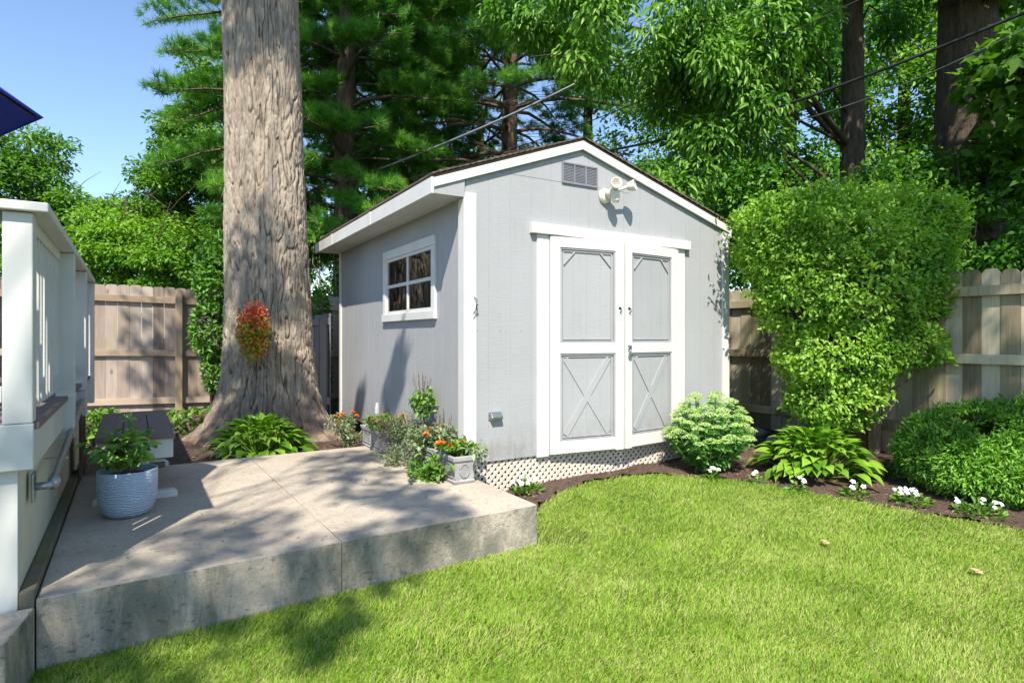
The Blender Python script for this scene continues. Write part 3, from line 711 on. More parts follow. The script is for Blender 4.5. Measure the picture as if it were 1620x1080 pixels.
mb = MB(); mb.box(-.13, -.055, 1.918, .052, DL+.03, 1.957); mb.box(-DW, -.055, 1.918, -.131, .09, 1.957); mb.build('cap_rail', M['deckwhite'], DE, bevel=.005)
mb = MB(); mb.box(-.062, .085, 1.86, -.02, 1.34, 1.917); mb.box(-.062, 1.45, 1.86, -.02, DL, 1.917); mb.box(-DW, .0, 1.875, -.11, .04, 1.917)
mb.box(-DW, -.005, 1.135, -.105, .035, 1.20); mb.box(-.085, .085, 1.12, -.065, DL, 1.19); mb.build('rail', M['deckwhite'], DE, bevel=.003)
y = .16
mb0 = None
while y < DL-.05:
    mb = MB(); mb.box(-.064, y, 1.085, -.026, y+.038, 1.858)
    if mb0 is None: mb0 = mb.build('baluster', M['deckwhite'], DE); y_first = y
    else:
        c = mb0.copy(); COL.objects.link(c); c.parent = DE; c.location = (0, y-y_first, 0)
    y += .115
x = -.45
while x > -3.9:
    c = mb0.copy(); COL.objects.link(c); c.parent = DE; c.location = (x+.06, -.16, 0); x -= .22
# lower dark slatted panel and conduit
mb = MB()
for k in range(7): y = 2.45+k*.075; mb.cur = random.random(); mb.box(.004, y, .30, .020, y+.06, .84)
mb.build('slatted_panel', M['darkslat'], DE)
cdt = thing('electrical_conduit', 'grey steel conduit pipe clamped along the deck skirting', 'conduit', DK(0, 0)+(0,), math.atan2(.536, .844))
mb = MB(); pts = [(-.035, .28, .725), (.02, .28, .725), (.035, .31, .73), (.035, .34, .735), (.035, 2.35, .93)]; mb.tube(pts, .018, 12); mb.tube([(.035, .29, .726), (.035, .40, .738)], .026, 12); mb.build('pipe', M['metal'], cdt, smooth=True)
mb = MB(); mb.box(-.04, .24, .66, -.028, .33, .79); mb.box(-.04, 2.33, .86, .05, 2.47, 1.0); mb.build('junction_box', M['metal'], cdt, bevel=.005)
for y in (.75, 1.9): mb = MB(); mb.bar((-.04, y, .725+.0971*(y-.28)), (.062, y, .725+.0971*(y-.28)), .03, .006); mb.build('clamp', M['metal'], cdt)
mb = MB(); P3 = [DK(-.053, 0.005), DK(.0, 0.0), DK(.0, 2.74), DK(-.053, 2.74)]; mb.prism(P3, -.05, .345, 'z'); tag(mb.build('edging_timber', M['mosstimber'], bevel=.006), 'mossy green timber between patio and deck skirting', 'timber')
mb = MB(); mb.bar((-3.42, 4.80, .31), (-2.95, 5.10, .31), .12, .09); tag(mb.build('back_edging_board', M['mosstimber'], bevel=.006), 'short brown timber edging under the bench at the patio rear', 'timber')

# ---------------------------------------------------------------- parasol on the deck
PC = Vector((-3.40, 2.55)); tip = Vector((-2.50, 3.20)); pr = (tip-PC).length; pa = math.atan2(tip.y-PC.y, tip.x-PC.x)
um = thing('patio_umbrella', 'navy blue patio umbrella open above the raised deck', 'umbrella', (PC.x, PC.y, ZF))
mb = MB(); hz = 2.575-ZF; ap = hz+.72
for k in range(8):
    a, b = pa+k*math.pi/4, pa+(k+1)*math.pi/4
    for j in range(6):
        r0, r1 = pr*j/6, pr*(j+1)/6; h = lambda r: ap-.72*(r/pr)**1.05-.0
        mb.add([(r0*math.cos(a), r0*math.sin(a), h(r0)), (r1*math.cos(a), r1*math.sin(a), h(r1)), (r1*math.cos(b), r1*math.sin(b), h(r1)), (r0*math.cos(b), r0*math.sin(b), h(r0))], [(0, 1, 2, 3)])
    mb.add([(pr*math.cos(a), pr*math.sin(a), hz), (pr*math.cos(b), pr*math.sin(b), hz), (pr*.99*math.cos(b), pr*.99*math.sin(b), hz-.006), (pr*.99*math.cos(a), pr*.99*math.sin(a), hz-.006)], [(0, 1, 2, 3)])
cv = mb.build('canopy', M['blue'], um); sd = cv.modifiers.new('thickness', 'SOLIDIFY'); sd.thickness = .004
mb = MB(); mb.tube([(0, 0, 0), (0, 0, ap+.05)], .02, 12); mb.build('pole', M['white'], um)
for k in range(8):
    a = pa+k*math.pi/4; mb = MB(); mb.tube([(0, 0, ap-.02), (pr*.97*math.cos(a), pr*.97*math.sin(a), hz-.006)], .007, 6); mb.tube([(0, 0, hz+.15), (pr*.5*math.cos(a), pr*.5*math.sin(a), (hz+ap)/2-.03)], .006, 6); mb.build('rib', M['black'], um)
mb = MB(); mb.lathe([(0, 0), (.25, 0), (.24, .06), (.04, .09), (.04, .3), (0, .3)], seg=28); mb.build('base', M['black'], um)

# ---------------------------------------------------------------- bench
bo = Vector((-2.66, 3.82, .31)); bn = thing('garden_bench', 'low backless bench with brown plank seat and white legs behind the blue pot', 'bench', bo, math.atan2(.536, .844))
mb = MB()
for k in range(3): mb.cur = random.random(); mb.box(k*.152, 0, .41, k*.152+.147, 1.46, .45)
mb.build('seat', M['composite'], bn, bevel=.006)
mb = MB(); mb.box(.015, .03, .28, .44, .065, .409); mb.box(.015, 1.39, .28, .44, 1.425, .409); mb.box(.015, .066, .30, .045, 1.389, .409); mb.box(.41, .066, .30, .44, 1.389, .409); mb.build('apron', M['deckwhite'], bn, bevel=.003)
for ly in (.07, 1.22):      # trestle ends: a splayed pair of legs on a floor beam
    for lx, fx in ((.20, .13), (.25, .32)):
        mb = MB(); mb.bar((lx, ly+.03, .409), (fx, ly+.03, .05), .035, .07, (0, 1, 0)); mb.build('leg', M['deckwhite'], bn, bevel=.003)
    mb = MB(); mb.prism([(-.015, 0), (.47, 0), (.47, .03), (.44, .052), (.015, .052), (-.015, .03)], ly, ly+.075, 'y'); mb.build('foot_beam', M['deckwhite'], bn, bevel=.004)

# ---------------------------------------------------------------- foliage helpers
def rand_unit(n): v = rng.normal(size=(n, 3)); return nrm(v)
def spray(centers, radii, per, ln, mat, name, parent, shape='rhomb', flat=.45, droop=.35, outc=None, lj=.35, wr=.55, rnd_c=True):
    """leaf clumps round given centres; outc = crown centre the leaves point away from"""
    centers = np.asarray(centers, float); m_ = len(centers); radii = np.broadcast_to(radii, m_)
    n = m_*per; ci = np.repeat(np.arange(m_), per)
    u = rand_unit(n)*(rng.random((n, 1))**.45)*radii[ci][:, None]; u[:, 2] *= flat
    pos = centers[ci]+u
    out = nrm(u+1e-6) if outc is None else nrm(.6*nrm(u+1e-6)+.6*nrm(centers[ci]-np.asarray(outc)+1e-6))
    d = out+rng.normal(size=(n, 3))*.5; d[:, 2] -= droop
    up = rng.normal(size=(n, 3))*.45; up[:, 2] += .8; up[:, 1] -= .35
    l = ln*(1-lj+2*lj*rng.random(n))
    r = .5*rng.random(n)+.5*rng.random(m_)[ci] if rnd_c else rng.random(n)
    return leaf_mesh(name, pos, d, up, l, l*wr, mat, parent, shape, r)
def ellip(n, c, r, inner=.35):
    u = rand_unit(n)*((inner+(1-inner)*rng.random((n, 1)))**.6)
    return u*np.asarray(r)+np.asarray(c)
def limbs(mb, base, pts, r0, r1=.012, sag=.15, seg=6, jit=.12):
    for p in pts:
        p = Vector(p); b = Vector(base(p)) if callable(base) else Vector(base); d = p-b; L = d.length
        q = [b]
        for t in (.25, .5, .75, 1): q.append(b+d*t+Vector((random.uniform(-1, 1), random.uniform(-1, 1), random.uniform(-1, 1)))*L*jit*.5*(1 if t < 1 else 0)+Vector((0, 0, sag*L*math.sin(t*math.pi))))
        R0 = r0*min(1, L/4)+.008
        mb.tube(q, [R0, R0*.75, R0*.5, R0*.3, r1], seg)
def trunk_simple(path, rad, mat, name, parent, seg=20, bark=.04):
    """tapered trunk with furrowed surface"""
    path = [Vector(p) for p in path]; n = 90; V = []; zs = np.linspace(0, len(path)-1, n)
    rings = []
    for t in zs:
        i = min(int(t), len(path)-2); f = t-i; rings.append((path[i].lerp(path[i+1], f), rad[i]*(1-f)+rad[i+1]*f))
    seg = 60; th = np.arange(seg)*2*np.pi/seg
    C = np.array([p for p, r in rings]); Rr = np.array([r for p, r in rings])
    TH, ZI = np.meshgrid(th, np.arange(n)); Cz = C[ZI][..., 2]
    f = np.abs(vnoise(np.cos(TH)*6+3*vnoise(np.cos(TH)*2, np.sin(TH)*2, Cz), np.sin(TH)*6, Cz*.9)-.5)*2
    rr = Rr[ZI]*(1-bark*2.2*(1-np.clip(f*3, 0, 1)))
    P = np.stack([C[ZI][..., 0]+rr*np.cos(TH), C[ZI][..., 1]+rr*np.sin(TH), Cz], -1).reshape(-1, 3)
    i, j = np.meshgrid(np.arange(seg), np.arange(n-1)); a = (j*seg+i).ravel(); b = (j*seg+(i+1) % seg).ravel()
    return np_mesh(name, P, [np.stack([a, b, b+seg, a+seg], 1)], None, mat, parent)

# ---------------------------------------------------------------- the big oak beside the patio
oak = thing('oak_tree', 'huge furrowed grey brown trunk at the rear edge of the patio with the flower basket', 'tree', (-2.87, 7.12, .25))
def oak_trunk():
    segs, rows = 560, 760; th = np.arange(segs)*2*np.pi/segs; z = np.concatenate([np.linspace(-.12, 5.6, rows-20), np.linspace(5.65, 9.5, 20)])
    TH, Z = np.meshgrid(th, z)
    hh = np.clip(Z, 0, None)
    r = .458+.02*np.cos(TH*2+.5)+.025*np.cos(TH*3+1)-.013*np.clip(Z-.8, 0, 9)+.02*np.clip(Z-5, 0, 9)*0
    lob = sum(a*np.clip(np.cos(TH-t0), 0, 1)**k for a, t0, k in ((.42, R_(196), 16), (.30, R_(238), 10), (.30, R_(292), 14), (.42, R_(342), 12), (.3, R_(20), 12), (.35, R_(90), 10), (.35, R_(140), 12), (.18, R_(268), 20)))
    r = r+lob*np.exp(-hh/.22)*.75+.11*np.exp(-hh/.42)+lob*.05*np.exp(-hh/1.1)
    r = r+.02*(fbm(np.cos(TH)*1.5, np.sin(TH)*1.5, Z*.8, 2)-.5)
    # furrowed plates: jittered cells, long and narrow, periodic in angle
    def cells(NC, ch, wa, sd, wy):
        wob = (fbm(np.cos(TH)*2.2, np.sin(TH)*2.2, Z*.9+sd, 3)-.5)*wa+(fbm(np.cos(TH)*9, np.sin(TH)*9, Z*3+sd, 2)-.5)*1.1
        U = TH/(2*np.pi)*NC+wob; Vv = Z/ch+(vnoise(np.cos(TH)*8, np.sin(TH)*8, Z*2+sd)-.5)*1.4
        ui, vi = np.floor(U), np.floor(Vv); F1 = np.full(U.shape, 9.); F2 = np.full(U.shape, 9.)
        for a in (-1, 0, 1):
            for b in (-2, -1, 0, 1, 2):
                cu, cv_ = ui+a, vi+b; hx = _h(cu.astype(int) % NC, cv_.astype(int), 0*cv_.astype(int)+3+sd); hy = _h(cu.astype(int) % NC, cv_.astype(int), 0*cv_.astype(int)+9+sd)
                d = np.hypot(cu+.25+.5*hx-U, (cv_+hy-Vv)*wy); F2 = np.minimum(F2, np.maximum(F1, d)); F1 = np.minimum(F1, d)
        return F2-F1
    wv = (fbm(np.cos(TH)*2.6, np.sin(TH)*2.6, Z*.75, 3)-.5)*5.5+(fbm(np.cos(TH)*7, np.sin(TH)*7, Z*2.4+4, 2)-.5)*1.5
    U1 = TH/(2*np.pi)*27+wv; v1 = np.abs(np.sin(np.pi*U1)); wd1 = .16+.30*fbm(np.cos(TH)*5, np.sin(TH)*5, Z*2.2+9, 2)
    v1 = np.clip(v1/wd1, 0, 1); c1 = np.clip(cells(46, .26, 1.6, 0, .5)/.20, 0, 1); e2 = np.clip(cells(96, .10, 1.8, 5, .5)/.3, 0, 1)
    e = v1*(.45+.55*c1)
    deep = .55+.8*fbm(np.cos(TH)*2, np.sin(TH)*2, Z*1.2+5, 2)
    low = np.exp(-np.clip(Z, 0, 9)/1.3)
    disp = (e*(.026+.020*low)+e2*(.005+.010*low))*deep+(.012+.022*low)*(fbm(np.cos(TH)*18, np.sin(TH)*18, Z*12, 4)-.5)
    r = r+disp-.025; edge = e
    cx = -.025*np.clip(Z-1.0, 0, 9); 
    P = np.stack([cx+r*np.cos(TH), r*np.sin(TH), Z], -1).reshape(-1, 3)
    i, j = np.meshgrid(np.arange(segs), np.arange(rows-1)); a = (j*segs+i).ravel(); b = (j*segs+(i+1) % segs).ravel()
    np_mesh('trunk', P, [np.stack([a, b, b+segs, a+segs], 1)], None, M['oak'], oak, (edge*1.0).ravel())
oak_trunk()
mb = MB(); oc = ellip(14, (0, .3, 12.5), (3.0, 2.6, 2.2)); limbs(mb, (-.2, 0, 9.2), oc, .16); mb.build('branches', M['bark_far'], oak, smooth=True)
spray(oc, .8, 170, .16, M['leaf_maple'], 'crown', oak, 'oval')

# ---------------------------------------------------------------- background trees
def tree(name, label, base, tr, th, crowns, leaf, per, mat, barkmat=None, shape='rhomb', cr=.7, outc=None, wr=.6, nl=26, lean=(0, 0), group=None, flat=.45, droop=.35, lim=.42):
    t = thing(name, label, 'tree', base, group=group)
    b = Vector(base)
    trunk_simple([(0, 0, -.3), (lean[0]*.3, lean[1]*.3, th*.35), (lean[0]*.7, lean[1]*.7, th*.7), (lean[0], lean[1], th)], [tr*1.35, tr, tr*.75, tr*.3], barkmat or M['bark_far'], 'trunk', t)
    cs = []
    for (c, r, n) in crowns: cs.append(ellip(n, np.array(c)-np.array(base), r))
    cs = np.concatenate(cs); mb = MB()
    def bs(p): zz = max(th*.25, min(th*.97, p[2]-.35*math.hypot(p[0], p[1]))); f = zz/th; return (lean[0]*f, lean[1]*f, zz)
    idx = rng.permutation(len(cs))[:nl]; limbs(mb, bs, [cs[i] for i in idx], tr*lim, .012)
    for i in rng.permutation(len(cs))[:nl*3]:
        c = Vector(cs[i]); q = c+Vector(rng.normal(size=3))*cr; mb.tube([c*.985, c.lerp(q, .5)+Vector((0, 0, .05)), q], [.02, .013, .006], 4)
    mb.build('branches', barkmat or M['bark_far'], t, smooth=True)
    spray(cs, cr, per, leaf, mat, 'crown', t, shape, outc=outc, wr=wr, flat=flat, droop=droop)
    return t
def C(x, y, Y): p = px(x, y, Y); return (p.x, p.y, p.z)
# left side, in full sun, sky above
b = C(45, 600, 20); tree('maple_tree', 'sunlit maple behind the deck railing at the left edge of the sky', (b[0], b[1], .4), .22, 7.5,
     [(C(35, 235, 20), (1.3, 1.4, .9), 24), (C(20, 290, 20), (2.4, 1.8, 1.2), 40), (C(10, 350, 20), (2.2, 1.8, 1.7), 40), (C(120, 360, 20), (1.7, 1.6, 1.2), 40), (C(-60, 300, 19), (2, 2, 2), 30), (C(80, 430, 19), (2.6, 1.8, 1.3), 50)], .14, 150, M['leaf_maple'], cr=.62, nl=40)
b = C(285, 600, 17); tree('maple_tree', 'tall maple rising against the sky just left of the huge oak trunk', (b[0], b[1], .4),   .2, 7.2,
     [(C(330, 130, 17), (.9, 1.0, .6), 22), (C(300, 165, 17), (.7, 1.0, .35), 10), (C(305, 205, 17), (.8, 1.0, .5), 16), (C(330, 255, 16.5), (1.0, 1.4, .9), 30), (C(290, 300, 17), (1.25, 1.4, .9), 36), (C(250, 350, 17), (1.2, 1.4, .8), 30), (C(320, 380, 17), (1.5, 1.4, 1.2), 40)], .12, 150, M['leaf_maple'], cr=.5, nl=40)
b = C(200, 600, 15); tree('young_maple_tree', 'bushy yellow green young maple just behind the sunlit back fence', (b[0], b[1], .4), .12, 4.5,
     [(C(200, 400, 14.5), (1.7, 1.0, .95), 55), (C(300, 420, 14), (1.5, 1.0, .9), 50), (C(130, 410, 15), (1.5, 1, .8), 45), (C(185, 345, 15.5), (1.0, 1, .5), 22)], .10, 170, M['leaf_yellow'], cr=.42, nl=26)
# pines
def pine(name, label, base, tr, th, whorls, reach, per=46, mat=None, z0=.25, tuftlen=.13, side=None, dead=0):
    t = thing(name, label, 'tree', base)
    trunk_simple([(0, 0, -.3), (0, 0, th*.4), (.1, 0, th*.75), (.15, 0, th)], [tr*1.3, tr, tr*.7, tr*.2], M['bark_pine'], 'trunk', t)
    mb = MB(); tips = []; tdir = []
    for k in range(whorls):
        z = th*(z0+(1-z0)*k/whorls); nb = 5; a0 = random.random()*6
        for j in range(nb):
            a = a0+j*2*math.pi/nb+random.uniform(-.3, .3); Lb = reach*(1-.55*(k/whorls)**1.3)*random.uniform(.7, 1.1); e = random.uniform(-.05, .3)
            dx, dy = math.cos(a), math.sin(a); q = []; 
            for s_ in range(6): f = s_/5; q.append(Vector((dx*Lb*f+random.uniform(-.06, .06), dy*Lb*f+random.uniform(-.06, .06), z+e*Lb*f-.18*Lb*f*f+.1*math.sin(f*5))))
            R0 = .018+.012*Lb; mb.tube(q, [R0, R0*.8, R0*.65, R0*.5, R0*.35, .008], 5)
            isdead = z < dead and random.random() < .75
            for s_ in range(12):
                f = .3+.7*s_/11; i = min(int(f*5), 4); p = q[i].lerp(q[i+1], f*5-i)
                for sg in (-1, 1):
                    ll = Lb*.34*(1.15-f)+.18; sd_ = Vector((-dy*sg+dx*.7, dx*sg+dy*.7, random.uniform(-.15, .3))).normalized(); e2 = p+sd_*ll
                    if random.random() < .55: mb.tube([p, e2], [.009, .004], 3)
                    if isdead: continue
                    for r_ in (.45, .75, 1.0):
                        if r_ < 1 and ll < .35: continue
                        tips.append(p.lerp(e2, r_)+Vector((0, 0, random.uniform(-.02, .05)))); tdir.append(sd_*.8+Vector((0, 0, .35)))
    mb.build('branches', M['bark_pine'], t, smooth=True)
    tips = np.array(tips); tdir = nrm(np.array(tdir)); n = len(tips); ci = np.repeat(np.arange(n), per)
    d = tdir[ci]*.75+rand_unit(n*per)*.95; pos = tips[ci]+rng.normal(size=(n*per, 3))*.03
    l = tuftlen*(.7+.6*rng.random(n*per)); r = .35*rng.random(n*per)+.65*rng.random(n)[ci]
    leaf_mesh('crown', pos, d, rand_unit(n*per), l, .013, mat or M['needle'], t, 'needle', r)
    return t
pine('pine_tree', 'soft needled white pine whose boughs spread either side of the huge oak trunk', C(545, 600, 12.5)[:2]+(.4,), .2, 13, 20, 2.7, per=66, z0=.2, tuftlen=.17)
pine('pine_tree', 'pine peeking out left of the huge oak trunk near the top of the photo', C(425, 600, 13.5)[:2]+(.4,), .16, 17, 12, 2.7, per=50, z0=.30, tuftlen=.17)
pine('pine_tree', 'tall pine with bare lower limbs rising behind the shed ridge', C(806, 600, 14.5)[:2]+(.4,), .19, 15, 24, 3.4, per=50, z0=.15, dead=6.0, tuftlen=.17)
pine('pine_tree', 'dark pine in the gap between the two brighter pines', C(650, 600, 17)[:2]+(.4,), .18, 15, 22, 3.0, per=44, z0=.15, dead=4.0, tuftlen=.17)

# drooping broadleaf canopy above the shed and the slim trunk it belongs to
b = C(1349, 600, 9.6)
tree('ash_tree', 'slim brown trunk rising behind the clipped shrub with bright drooping leaves over the shed', (b[0], b[1], .4), .19, 9.5,
     [(C(1010, 55, 9), (1.9, 1.0, .75), 34), (C(1170, 80, 9), (1.15, 1.0, .9), 26), (C(880, 20, 9.5), (1.1, .9, .45), 14), (C(1170, 215, 9.2), (.8, .8, .6), 14), (C(1085, 290, 9), (.45, .6, .3), 6), (C(1250, 60, 9.3), (.35, .9, .5), 6), (C(1100, 130, 9.8), (.8, .9, .5), 14), (C(1430, 20, 11), (.5, .7, .4), 6)], .125, 165, M['leaf_hick'], M['bark_far'], 'oval', cr=.42, wr=.36, flat=.7, droop=.9, nl=8, lim=.22)
# big dark trunk at right
b = C(1530, 600, 9.4)
tree('big_oak_tree', 'thick dark furrowed trunk behind the right hand fence under deep shade', (b[0], b[1], .4), .46, 10.5,
     [(C(1560, -190, 8.5), (3.2, 2.6, 1.3), 60), (C(1640, 230, 7.8), (.45, .7, .5), 9), (C(1640, 110, 7.2), (.3, .6, .5), 7), (C(1420, -110, 9), (1.6, 1.6, .8), 18)], .17, 110, M['leaf_maple'], M['bark_far'], 'maple', cr=.5, wr=.95, nl=7)
woods = [  # distant broadleaf trees that close the view
 (560, 21, [(560, 330, 21, 3.0, 2.2, 3.2, 60), (600, 120, 21, 3.4, 2, 3, 40)], 'far'),
 (760, 22, [(760, 330, 22, 3.0, 2.2, 2.6, 50), (720, 60, 22, 3.4, 2, 2.6, 26)], 'far'),
 (930, 19, [(940, 300, 19, 2.6, 2, 2.0, 40), (960, 120, 19, 2.2, 2, 1.4, 22)], 'maple'),
 (1120, 18, [(1110, 330, 18, 2.8, 2, 2.6, 60), (1130, 120, 18, 2.6, 2, 2.0, 34)], 'far'),
 (1250, 16, [(1240, 330, 16, 2.0, 1.8, 2.2, 44), (1230, 100, 16, 2.2, 1.8, 1.8, 34), (1240, -40, 16, 2.2, 1.8, 1.5, 20)], 'far'),
 (1430, 17, [(1430, 340, 17, 2.4, 2, 2.4, 50), (1430, 130, 17, 2.2, 2, 1.9, 38), (1420, -40, 17, 2.4, 2, 1.4, 24)], 'yellow'),
 (1600, 15, [(1610, 340, 15, 2.4, 2, 2.4, 50), (1620, 120, 15, 2.0, 2, 2.4, 40)], 'far'),
 (1700, 12, [(1640, 330, 11.5, 1.8, 1.6, 1.6, 40), (1700, 150, 12, 1.8, 1.6, 1.8, 30)], 'far')]
wl = ['broadleaf tree low behind the shed eave beside the pines', 'broadleaf tree behind the bare limbed pine', 'bright broadleaf tree just right of the bare limbed pine', 'broadleaf tree behind the right slope of the shed roof', 'tree filling the gap left of the slim brown trunk', 'yellow green tree between the slim trunk and the thick dark trunk', 'dark tree behind the thick furrowed trunk', 'dark tree at the right edge of the photo behind the fence']
for (x, Y, cr_, kd), lb in zip(woods, wl):
    b = C(x, 600, Y); tree('woodland_tree', lb, (b[0], b[1], .4), .2, 11, [(C(a, bb, c), (d, e, f), int(n*(2.0 if x > 1000 else 1.2))) for a, bb, c, d, e, f, n in cr_], .15, 130, M['leaf_'+kd], cr=.75, nl=30, group='trees of the wood behind the fences')

# understorey shrubs behind the right fence
for i, (x, y, Y, rx, rz, lb) in enumerate(((1185, 420, 10.3, .7, 1.0, 'dark shrub behind the fence in the gap right of the shed'), (1560, 395, 8.2, 1.3, .7, 'shaded shrub overhanging the fence top behind the yew hedge'), (1640, 330, 9.0, 1.3, 1.3, 'dark tall shrub behind the fence at the right edge of the photo'), (1450, 330, 8.6, .9, .9, 'shaded shrub behind the top right of the clipped shrub'), (1010, 330, 12.5, 1.5, 1.2, 'leafy understorey shrub hidden behind the shed roof'))):
    b = C(x, 600, Y); t = thing('understorey_shrub', lb, 'shrub', (b[0], b[1], .4)); c = ellip(26, np.array(C(x, y, Y))-np.array((b[0], b[1], .4)), (rx, .7, rz))
    mb = MB(); limbs(mb, (0, 0, 0), c[:12], .03); mb.build('stems', M['twig'], t); spray(c, .4, 130, .10, M['leaf_far'], 'foliage', t, 'rhomb')
b = C(520, 600, 10.5); t = thing('understorey_shrub', 'green shrub in the gap between the oak trunk and the shed', 'shrub', (b[0], b[1], .4)); c = ellip(30, np.array(C(522, 415, 11.6))-np.array((b[0], b[1], .4)), (.7, .7, .8)); mb = MB(); limbs(mb, (0, .8, 0), c[:12], .03); mb.build('stems', M['twig'], t); spray(c, .4, 130, .10, M['leaf_maple'], 'foliage', t, 'rhomb')

# ---------------------------------------------------------------- shade tree behind the camera: its boughs throw the dapples
SHD_DEEP = [((random.uniform(5.2, 10.5), random.uniform(8, 11.5), random.uniform(.8, 3.2)), 9, .75, .5) for _ in range(46)]  # unseen leaf clumps added up-sun to deepen the shade behind the right fence
st = thing('shade_tree', 'broadleaf tree behind the viewer whose boughs dapple the patio', 'tree', (-3.2, -6.5, 0))
def up_sun(p, k): return np.array(p)+np.array(SUNV)*k-np.array((-3.2, -6.5, 0))
SHD = [ ((-1.25, 6.2, 1.0), 10, .10, 1), ((-1.25, 6.2, .7), 10, .12, 1), ((-1.8, 7.1, .7), 10, .10, 1), # (world point to be shaded, distance up-sun, clump radius, count, leaves each)
 ((-1.55, 3.0, .2), 9.5, .45, 2), ((-1.15, 2.95, .1), 9.5, .35, 1), ((-.85, 3.3, .15), 9, .28, 1), ((-.55, 3.75, .3), 9.4, .2, 1), ((-1.6, 3.5, .3), 9.5, .25, 1),
 ((-1.75, 2.5, .0), 9.5, .4, 2), ((-1.2, 4.3, .3), 9.2, .32, 1), ((-1.0, 4.75, .3), 9.8, .3, 1), ((-1.75, 5.3, .3), 10, .35, 1), ((-1.3, 5.6, .3), 9.6, .25, 1), ((-.6, 4.0, .3), 9.3, .25, 1), ((-2.6, 5.4, .3), 10, .3, 1),
 ((-2.95, 6.6, 2.4), 10.5, .42, 2),  ((-2.6, 6.6, .7), 10.8, .42, 2), ((-2.9, 6.6, .9), 11, .35, 1), ((-2.45, 6.6, 1.2), 11, .3, 1),
 ((-2.75, 6.6, 2.1), 10.5, .3, 2), ((-3.05, 6.6, 1.3), 10.5, .25, 2), ((-2.6, 6.6, .5), 11, .4, 3), ((-3.1, 6.5, .5), 11, .3, 2), ((-3.0, 6.7, 5.0), 9, .4, 3), ((-2.6, 6.7, 5.2), 9, .35, 2), ((-3.2, 6.7, 5.3), 9, .4, 1),
 ((-4.9, 8.6, 1.5), 11, .4, 1), ((-4.6, 8.8, 1.0), 11, .4, 1), ((-4.5, 8.9, 1.9), 11, .35, 1), ((-5.2, 8.5, .8), 11, .3, 1),
 ((-3.3, 3.6, 1.5), 8, .4, 1), ((-2.2, 2.0, 1.2), 8, .3, 0),
 ((-.9, 2.7, 0), 9, .14, .5), 
 ((3.9, 5.5, 2.5), 9, .35, 2), ((3.75, 5.4, 1.9), 9.5, .25, 1), ((4.3, 5.8, 2.3), 9, .6, 3), ((4.1, 5.8, 1.4), 9, .5, 2), ((4.0, 5.3, .9), 9, .4, 1), ((4.5, 5.0, .8), 9.5, .5, 1), ((3.5, 5.4, .2), 9.5, .45, 2), ((4.6, 5.6, 1.6), 9, .3, 1), ((3.0, 7, .8), 10, .6, 3), ((3.6, 6.2, 1.0), 10, .4, 1), ((2.5, 7.4, 1.6), 10, .4, 1)]
cs = []; rs = []; cs2 = []; rs2 = []
for p, k, r, n in SHD+SHD_DEEP:
    A_, B_ = (cs2, rs2) if p[0] > 2.4 and p[1] > 4.5 else (cs, rs)
    for _ in range(int(n*2)): A_.append(up_sun(p, k*(1.35 if p[0] < .6 and p[1] < 6 and p[2] < 1.2 else 1)+random.uniform(-.8, .8))+rng.normal(size=3)*r*.35*np.array((1.5, .55, .55))); B_.append(r*.8)
cs = np.array(cs); mb = MB(); limbs(mb, (0, 0, 6.5), cs, .018, .004, sag=.10); mb.build('branches', M['bark_far'], st, smooth=True)
trunk_simple([(0, 0, -.3), (0, 0, 2.5), (.1, .1, 4.5), (.1, .2, 6.5)], [.4, .3, .25, .12], M['bark_far'], 'trunk', st)
spray(cs, np.array(rs), 60, .11, M['leaf_maple'], 'crown', st, 'oval', flat=.9)
s2 = thing('shade_tree', 'broadleaf tree behind the viewer at right whose boughs shade the yew mound', 'tree', (6.4, -4.5, 0))
cs2 = np.array(cs2)+np.array((-3.2, -6.5, 0))-np.array((6.4, -4.5, 0)); mb = MB(); limbs(mb, (0, 0, 6.0), cs2, .03, .005, sag=.05); mb.build('branches', M['bark_far'], s2, smooth=True)
trunk_simple([(0, 0, -.3), (0, 0, 2.5), (.1, .1, 4.5), (.1, .2, 6.5)], [.4, .3, .25, .12], M['bark_far'], 'trunk', s2)
spray(cs2, np.array(rs2), 75, .12, M['leaf_maple'], 'crown', s2, 'oval', flat=.9)

